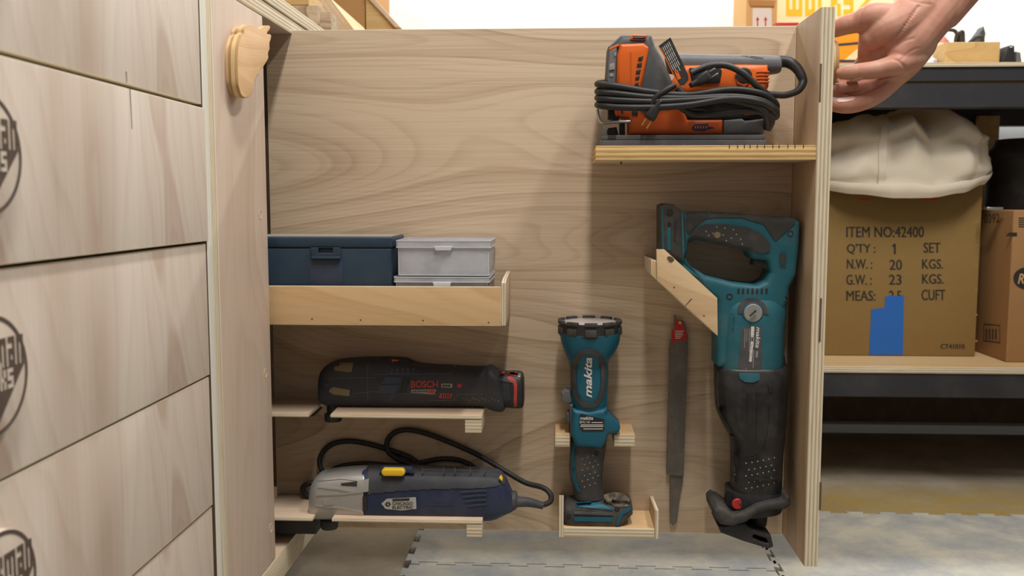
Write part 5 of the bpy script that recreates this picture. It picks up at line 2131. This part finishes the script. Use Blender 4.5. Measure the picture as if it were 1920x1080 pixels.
m.stroke(spline([V(p) for p in ((1657, 365), (1657, 350), (1656, 320), (1657, 285), (1662, 250), (1668, 236))], 6), 14, Yc0 - RY - 0.005, bagv, 0.003)
m.build('seam_tape', M['canvas'], cg, ang=60)

# items on the bench top
def on_bench(mb_, name, mats, label, cat, **k):
    return tag(mb_.build(name, mats, **k), label, cat)


Yb = 2.0
a, b = at(1775, 79, Yb), at(1874, 118, Yb)
m = MB()
m.box(a.x, b.x, Yb, Yb + 0.14, BT + 0.0003, a.z, 0.0015)
on_bench(m, 'wood_block', M['block'], 'yellow pine block on the bench top right of the hand', 'wood block')
ck = thing('battery_charger', (at(1892, 120, 2.0).x, 2.0, BT), 'black and grey battery charger on the bench right of the pine block', 'charger')
m = MB()
m.plate([(1877, 122), (1879, 108), (1890, 86, 2), (1896, 84), (1903, 85, 2), (1904, 122)], 1.99, 0.06, 0.004, 1)
m.build('charger_body', M['black'], ck)
m = MB()
m.plate([(1905, 122), (1905, 96), (1914, 98), (1917, 122)], 1.995, 0.05, 0.003, 1)
m.build('battery', M['grey'], ck)
m = MB()
m.plate([(1893, 87), (1899, 87), (1898, 89), (1894, 89)], 1.9895, 0.001)
m.build('charger_light', M['white'], ck)
# clear plastic bags heaped beside the block
m = MB()
cB = at(1712, 100, 2.06)
seg, rw = 36, 14
vs, fs = [], []
for j in range(rw + 1):
    ph = math.pi / 2 * j / rw
    for k in range(seg):
        a_ = 2 * math.pi * k / seg
        d = V((math.cos(a_) * math.cos(ph), math.sin(a_) * math.cos(ph), math.sin(ph)))
        r = 1 + 0.28 * mnoise.noise(d * 2.6) + 0.13 * mnoise.noise(d * 7)
        vs.append(V((cB.x + d.x * 0.05 * r, 2.06 + d.y * 0.05 * r, BT + 0.001 + d.z * 0.055 * r)))
for j in range(rw):
    for k in range(seg):
        a_, b_ = j * seg + k, j * seg + (k + 1) % seg
        fs.append([a_, b_, b_ + seg, a_ + seg])
m.add(vs, fs)
on_bench(m, 'plastic_bag', M['clear_edge'], 'crumpled white plastic bag on the bench left of the pine block', 'bag', ang=50)
bx = thing('small_parts_heap', (at(1810, 70, 2.2).x, 2.2, BT), 'open pale box of cords and scraps behind the pine block', 'box of scraps')
m = MB()
a, b = at(1758, 84, 2.17), at(1860, 118, 2.17)
m.box(a.x, b.x, 2.17, 2.34, BT + 0.0004, a.z + 0.004, 0.002)
m.build('box_body', M['cream'], bx)
m = MB()
m.tube(C([(1778, 56, 2.2), (1790, 58, 2.2), (1797, 70, 2.2), (1799, 86, 2.21)]), 0.004, 10, 6)
m.tube(C([(1799, 62, 2.2), (1805, 60, 2.2), (1806, 76, 2.2), (1808, 88, 2.21)]), 0.004, 10, 6)
m.tube(C([(1790, 90, 2.21), (1794, 66, 2.19), (1801, 64, 2.19), (1803, 88, 2.2)]), 0.004, 10, 6)
m.tube(C([(1815, 84, 2.2), (1828, 72, 2.2), (1840, 70, 2.2), (1842, 88, 2.21)]), 0.005, 10, 6)
m.build('cord_loop', M['cord'], bx)
m = MB()
m.plate([(1820, 84), (1832, 66), (1845, 48), (1849, 62), (1846, 82)], 2.23, 0.03, 0.004, 1)
m.build('scrap', M['dgrey'], bx)
m = MB()
m.plate([(1758, 84), (1762, 70), (1772, 66), (1782, 78), (1782, 86)], 2.22, 0.03, 0.004, 2)
m.build('pink_scrap', plain('pink_scrap', (226, 150, 150), 0.6), bx)

# stack of orange cases and the lettered board
sg = thing('sign_board', (0.68, 2.41, BT), 'cream board with yellow block lettering standing on the bench behind the hand', 'sign')
Ys = 2.41
a, b = at(1452, -70, Ys), at(1700, 117, Ys)
m = MB()
m.box(a.x, b.x, Ys, Ys + 0.02, BT + 0.0005, a.z, 0.001)
sgo = m.build('board', M['cream'], sg)
m = MB()
cells, wd = pixel_word('works')
px0, px1, pyt, pyb = 1474, 1600, -26, 29
cw, chh = (px1 - px0) / wd, (pyb - pyt) / 5
for cx_, r_ in cells:
    x = px0 + cx_ * cw
    y = pyb - r_ * chh
    m.plate([(x, y), (x + cw * 1.03, y), (x + cw * 1.03, y - chh * 1.03), (x, y - chh * 1.03)], Ys - 0.0008, 0.001)
m.build('lettering', M['sign_yellow'], sgo)
m = MB()
m.plate([(1606, 20), (1634, -12), (1642, -12), (1614, 18)], Ys - 0.0008, 0.001)
m.build('slanted_stroke', M['sign_yellow'], sgo)
oc2 = thing('plastic_case', (0.62, 2.24, BT), 'bright orange plastic case with dark bands, seen between thumb and fingers', 'case')
m = MB()
a, b = at(1535, 58, 2.2), at(1640, 117, 2.2)
m.box(a.x, b.x, 2.2, 2.34, BT + 0.0006, a.z, 0.003, 0, 0.004)
oco = m.build('case_body', M['sign_orange'], oc2)
m = MB()
m.plate([(1535, 85), (1640, 76), (1640, 80), (1535, 89)], 2.1985, 0.002)
m.plate([(1535, 112), (1640, 112), (1640, 117), (1535, 117)], 2.1985, 0.002)
m.build('dark_band', M['slate'], oco)
m = MB()
m.plate([(1583, 112), (1612, 88), (1640, 86), (1640, 112)], 2.1988, 0.0015)
m.build('pale_panel', M['cream'], oco)
# carton with red arrows
cA_ = thing('cardboard_carton', (0.47, 2.3, BT), 'pale carton on the bench with two red upward arrows on a white label', 'box')
Ya = 2.26
a, b = at(1402, -120, Ya), at(1455, 117, Ya)
m = MB()
m.box(a.x, b.x, Ya, Ya + 0.16, BT + 0.0005, a.z, 0.002)
cAo = m.build('carton_body', M['carton3'], cA_)
m = MB()
m.plate([(1411, 15), (1447, 15), (1447, 60), (1411, 60)], Ya - 0.0006, 0.001)
lbA = m.build('white_label', M['white'], cAo)
m = MB()
for x in (1420.5, 1435.5):
    m.plate([(x, 31), (x + 3.4, 38), (x + 1.1, 38), (x + 1.1, 52), (x - 1.1, 52), (x - 1.1, 38), (x - 3.4, 38)], Ya - 0.0010, 0.0006)
m.build('red_arrow', M['red'], lbA)
m = MB()
m.plate([(1404, -1), (1454, 1), (1452, 12), (1408, 11)], Ya - 0.004, 0.004, 0.001)
m.build('flap', M['brown'], cAo)
m = MB()
a, b = at(1455, 42, 2.12), at(1496, 118, 2.12)
m.box(a.x, b.x, 2.12, 2.2, BT + 0.0005, a.z, 0.002)
on_bench(m, 'small_red_box', M['red'], 'small red box peeking over the panel top on the bench', 'box')

# ================================================================== HAND
pr = thing('person', (0.5, 1.2, 0.85), 'bare forearm and hand pulling the rack knob from the right, palm toward the camera', 'person')


def blob_chain(m, L, sub=5):
    P = spline([V((at(x, y, Y).x, Y, at(x, y, Y).z, r * 0.001)) for x, y, Y, r in L], sub)
    seg = 20
    # tapered tube with rounded ends
    pts = [V(p[:3]) for p in P]
    rad = [p[3] for p in P]
    n = len(pts)
    d0 = (pts[0] - pts[1]).normalized()
    d1 = (pts[-1] - pts[-2]).normalized()
    pre = [(pts[0] + d0 * rad[0] * math.sin(a), rad[0] * math.cos(a)) for a in (1.45, 1.1, 0.75, 0.4)]
    post = [(pts[-1] + d1 * rad[-1] * math.sin(a), rad[-1] * math.cos(a)) for a in (0.4, 0.75, 1.1, 1.45)]
    alln = pre + list(zip(pts, rad)) + post
    base = len(m.v)
    nrm = None
    N = len(alln)
    for i, (p, r) in enumerate(alln):
        t = (alln[min(i + 1, N - 1)][0] - alln[max(i - 1, 0)][0]).normalized()
        if nrm is None:
            nrm = t.orthogonal().normalized()
        nrm = (nrm - t * nrm.dot(t)).normalized()
        bn = t.cross(nrm)
        for k in range(seg):
            a = 2 * math.pi * k / seg
            m.v.append(p + (nrm * math.cos(a) + bn * math.sin(a)) * r)
    for j in range(N - 1):
        for k in range(seg):
            a, b = base + j * seg + k, base + j * seg + (k + 1) % seg
            m.f.append([a, b, b + seg, a + seg])
            m.m.append(0)
    for j in (0, N - 1):
        m.f.append([base + j * seg + k for k in range(seg)])
        m.m.append(0)


hm = MB()
# thumb
blob_chain(hm, [(1690, 45, 1.200, 21), (1660, 36, 1.192, 20), (1632, 33, 1.190, 17.5), (1606, 42, 1.196, 13.2), (1585, 47, 1.200, 12.2), (1566, 54, 1.206, 11), (1552, 59, 1.210, 8.5)])
# thenar pad and palm
blob_chain(hm, [(1720, 20, 1.198, 30), (1690, 45, 1.190, 27), (1660, 58, 1.189, 24), (1640, 70, 1.195, 19)])
blob_chain(hm, [(1765, 5, 1.205, 30), (1738, 40, 1.196, 28), (1712, 75, 1.190, 26), (1692, 100, 1.188, 22)])
blob_chain(hm, [(1700, 60, 1.208, 26), (1680, 85, 1.206, 24), (1655, 100, 1.206, 20), (1640, 108, 1.208, 16)])
blob_chain(hm, [(1720, 80, 1.205, 24), (1700, 110, 1.203, 22), (1680, 135, 1.203, 18), (1655, 150, 1.205, 15)])
blob_chain(hm, [(1650, 52, 1.196, 20), (1636, 72, 1.200, 16.5), (1630, 92, 1.206, 14), (1628, 106, 1.212, 13)])
# index (farthest, tip shows under the front finger)
blob_chain(hm, [(1650, 98, 1.212, 17), (1628, 112, 1.222, 13.5), (1612, 130, 1.230, 10.8), (1598, 146, 1.226, 9.2), (1580, 153, 1.220, 8.0)])
# middle finger in front
blob_chain(hm, [(1712, 108, 1.188, 17), (1692, 117, 1.180, 14.2), (1668, 124, 1.176, 12.4), (1640, 131, 1.177, 11.2), (1612, 134, 1.181, 10.2), (1590, 136, 1.186, 9.0), (1578, 137, 1.190, 7.6)])
# ring finger
blob_chain(hm, [(1690, 128, 1.204, 16), (1665, 145, 1.203, 12.5), (1635, 158, 1.205, 10.2), (1600, 166, 1.208, 9.2), (1572, 168, 1.211, 8.4), (1552, 167, 1.214, 7.4)])
# little finger
blob_chain(hm, [(1682, 140, 1.204, 14), (1655, 168, 1.201, 12.2), (1628, 186, 1.199, 11.6), (1600, 195, 1.199, 11.4), (1577, 197, 1.201, 10.4), (1554, 194, 1.205, 8.6)])
# wrist and forearm
blob_chain(hm, [(1715, 30, 1.200, 29), (1750, -15, 1.206, 32), (1780, -60, 1.212, 36), (1850, -150, 1.225, 43), (1950, -280, 1.25, 49), (2060, -420, 1.28, 52)], 8)
blob_chain(hm, [(1770, 20, 1.200, 24), (1795, -20, 1.208, 29), (1830, -70, 1.215, 33)])
me = bpy.data.meshes.new('hand_src')
me.from_pydata([tuple(v) for v in hm.v], [], hm.f)
bm = bmesh.new()
bm.from_mesh(me)
bmesh.ops.recalc_face_normals(bm, faces=bm.faces[:])
bm.to_mesh(me)
bm.free()
ho_ = bpy.data.objects.new('hand_src', me)
COL.objects.link(ho_)
rm = ho_.modifiers.new('r', 'REMESH')
rm.mode = 'VOXEL'
rm.voxel_size = 0.0013
smm = ho_.modifiers.new('s', 'SMOOTH')
smm.factor = 0.5
smm.iterations = 14
bpy.context.view_layer.update()
hmesh = bpy.data.meshes.new_from_object(ho_.evaluated_get(bpy.context.evaluated_depsgraph_get()))
bpy.data.objects.remove(ho_)
# press the palm creases into the surface
CR = [([(1722, 12), (1704, 38), (1682, 68), (1655, 90), (1628, 104), (1612, 110)], 1.6, 2.2),
      ([(1712, 72), (1694, 78), (1676, 88), (1664, 98)], 0.9, 1.8), ([(1619, 8), (1614, 25), (1612, 40), (1613, 52)], 1.1, 2.0),
      ([(1648, 116), (1666, 110), (1684, 114), (1700, 128), (1712, 126)], 1.3, 2.0), ([(1608, 122), (1610, 146)], 0.5, 1.3),
      ([(1556, 181), (1585, 178), (1612, 174), (1640, 164), (1662, 152)], 2.6, 1.8), ([(1575, 149), (1610, 149), (1640, 147), (1668, 141), (1690, 136)], 2.4, 1.8),
      ([(1690, 112), (1704, 98), (1722, 90)], 0.6, 1.8), ([(1744, 8), (1716, 4), (1690, -6)], 0.8, 2.0), ([(1630, 148), (1632, 172)], 0.5, 1.2), ([(1588, 40), (1590, 56)], 0.5, 1.2)]
cl = []
for pts, dep, wdt in CR:
    for p in spline([V(p) for p in pts], 6):
        cl.append((p, dep, wdt))
hmesh.update()
nr = [v.normal.copy() for v in hmesh.vertices]
iR = 1 / FPX
for i, v in enumerate(hmesh.vertices):
    if nr[i].y > 0.1:
        continue
    d = v.co - V((0, 0, CZ))
    zc_ = d.dot(_c)
    px, py = 960 + FPX * d.dot(_r) / zc_, 540 - FPX * d.dot(_u) / zc_
    if not (1540 < px < 1760 and -20 < py < 230):
        continue
    best = 0
    for p, dep, wdt in cl:
        dx, dy = px - p.x, py - p.y
        if abs(dx) < 10 and abs(dy) < 10:
            q = dep * math.exp(-(dx * dx + dy * dy) / (2 * wdt * wdt))
            best = max(best, q)
    v.co -= nr[i] * best * 0.0010
org = origin(pr)
for v in hmesh.vertices:
    v.co -= org
hmesh.materials.clear()
hmesh.materials.append(M['skin'])
hmesh.polygons.foreach_set('use_smooth', [True] * len(hmesh.polygons))
hmesh.name = 'forearm_and_hand'
hob = bpy.data.objects.new('forearm_and_hand', hmesh)
COL.objects.link(hob)
hob.parent = pr
hbv = BVHTree.FromPolygons([v.co + org for v in hmesh.vertices], [list(p.vertices) for p in hmesh.polygons])
for nm, out_ in (('nail', [(1570, 187), (1576, 183), (1588, 181), (1600, 180), (1605, 183), (1598, 188), (1584, 191), (1573, 192)]), ('nail', [(1593, 150), (1602, 147.5), (1611, 148), (1614, 151), (1606, 153), (1596, 154)])):
    m = MB()
    m.patch(out_, 1.19, hbv, 0.0005, 1.5, fine=0.002)
    m.build(nm, M['nail'], hob, ang=80)
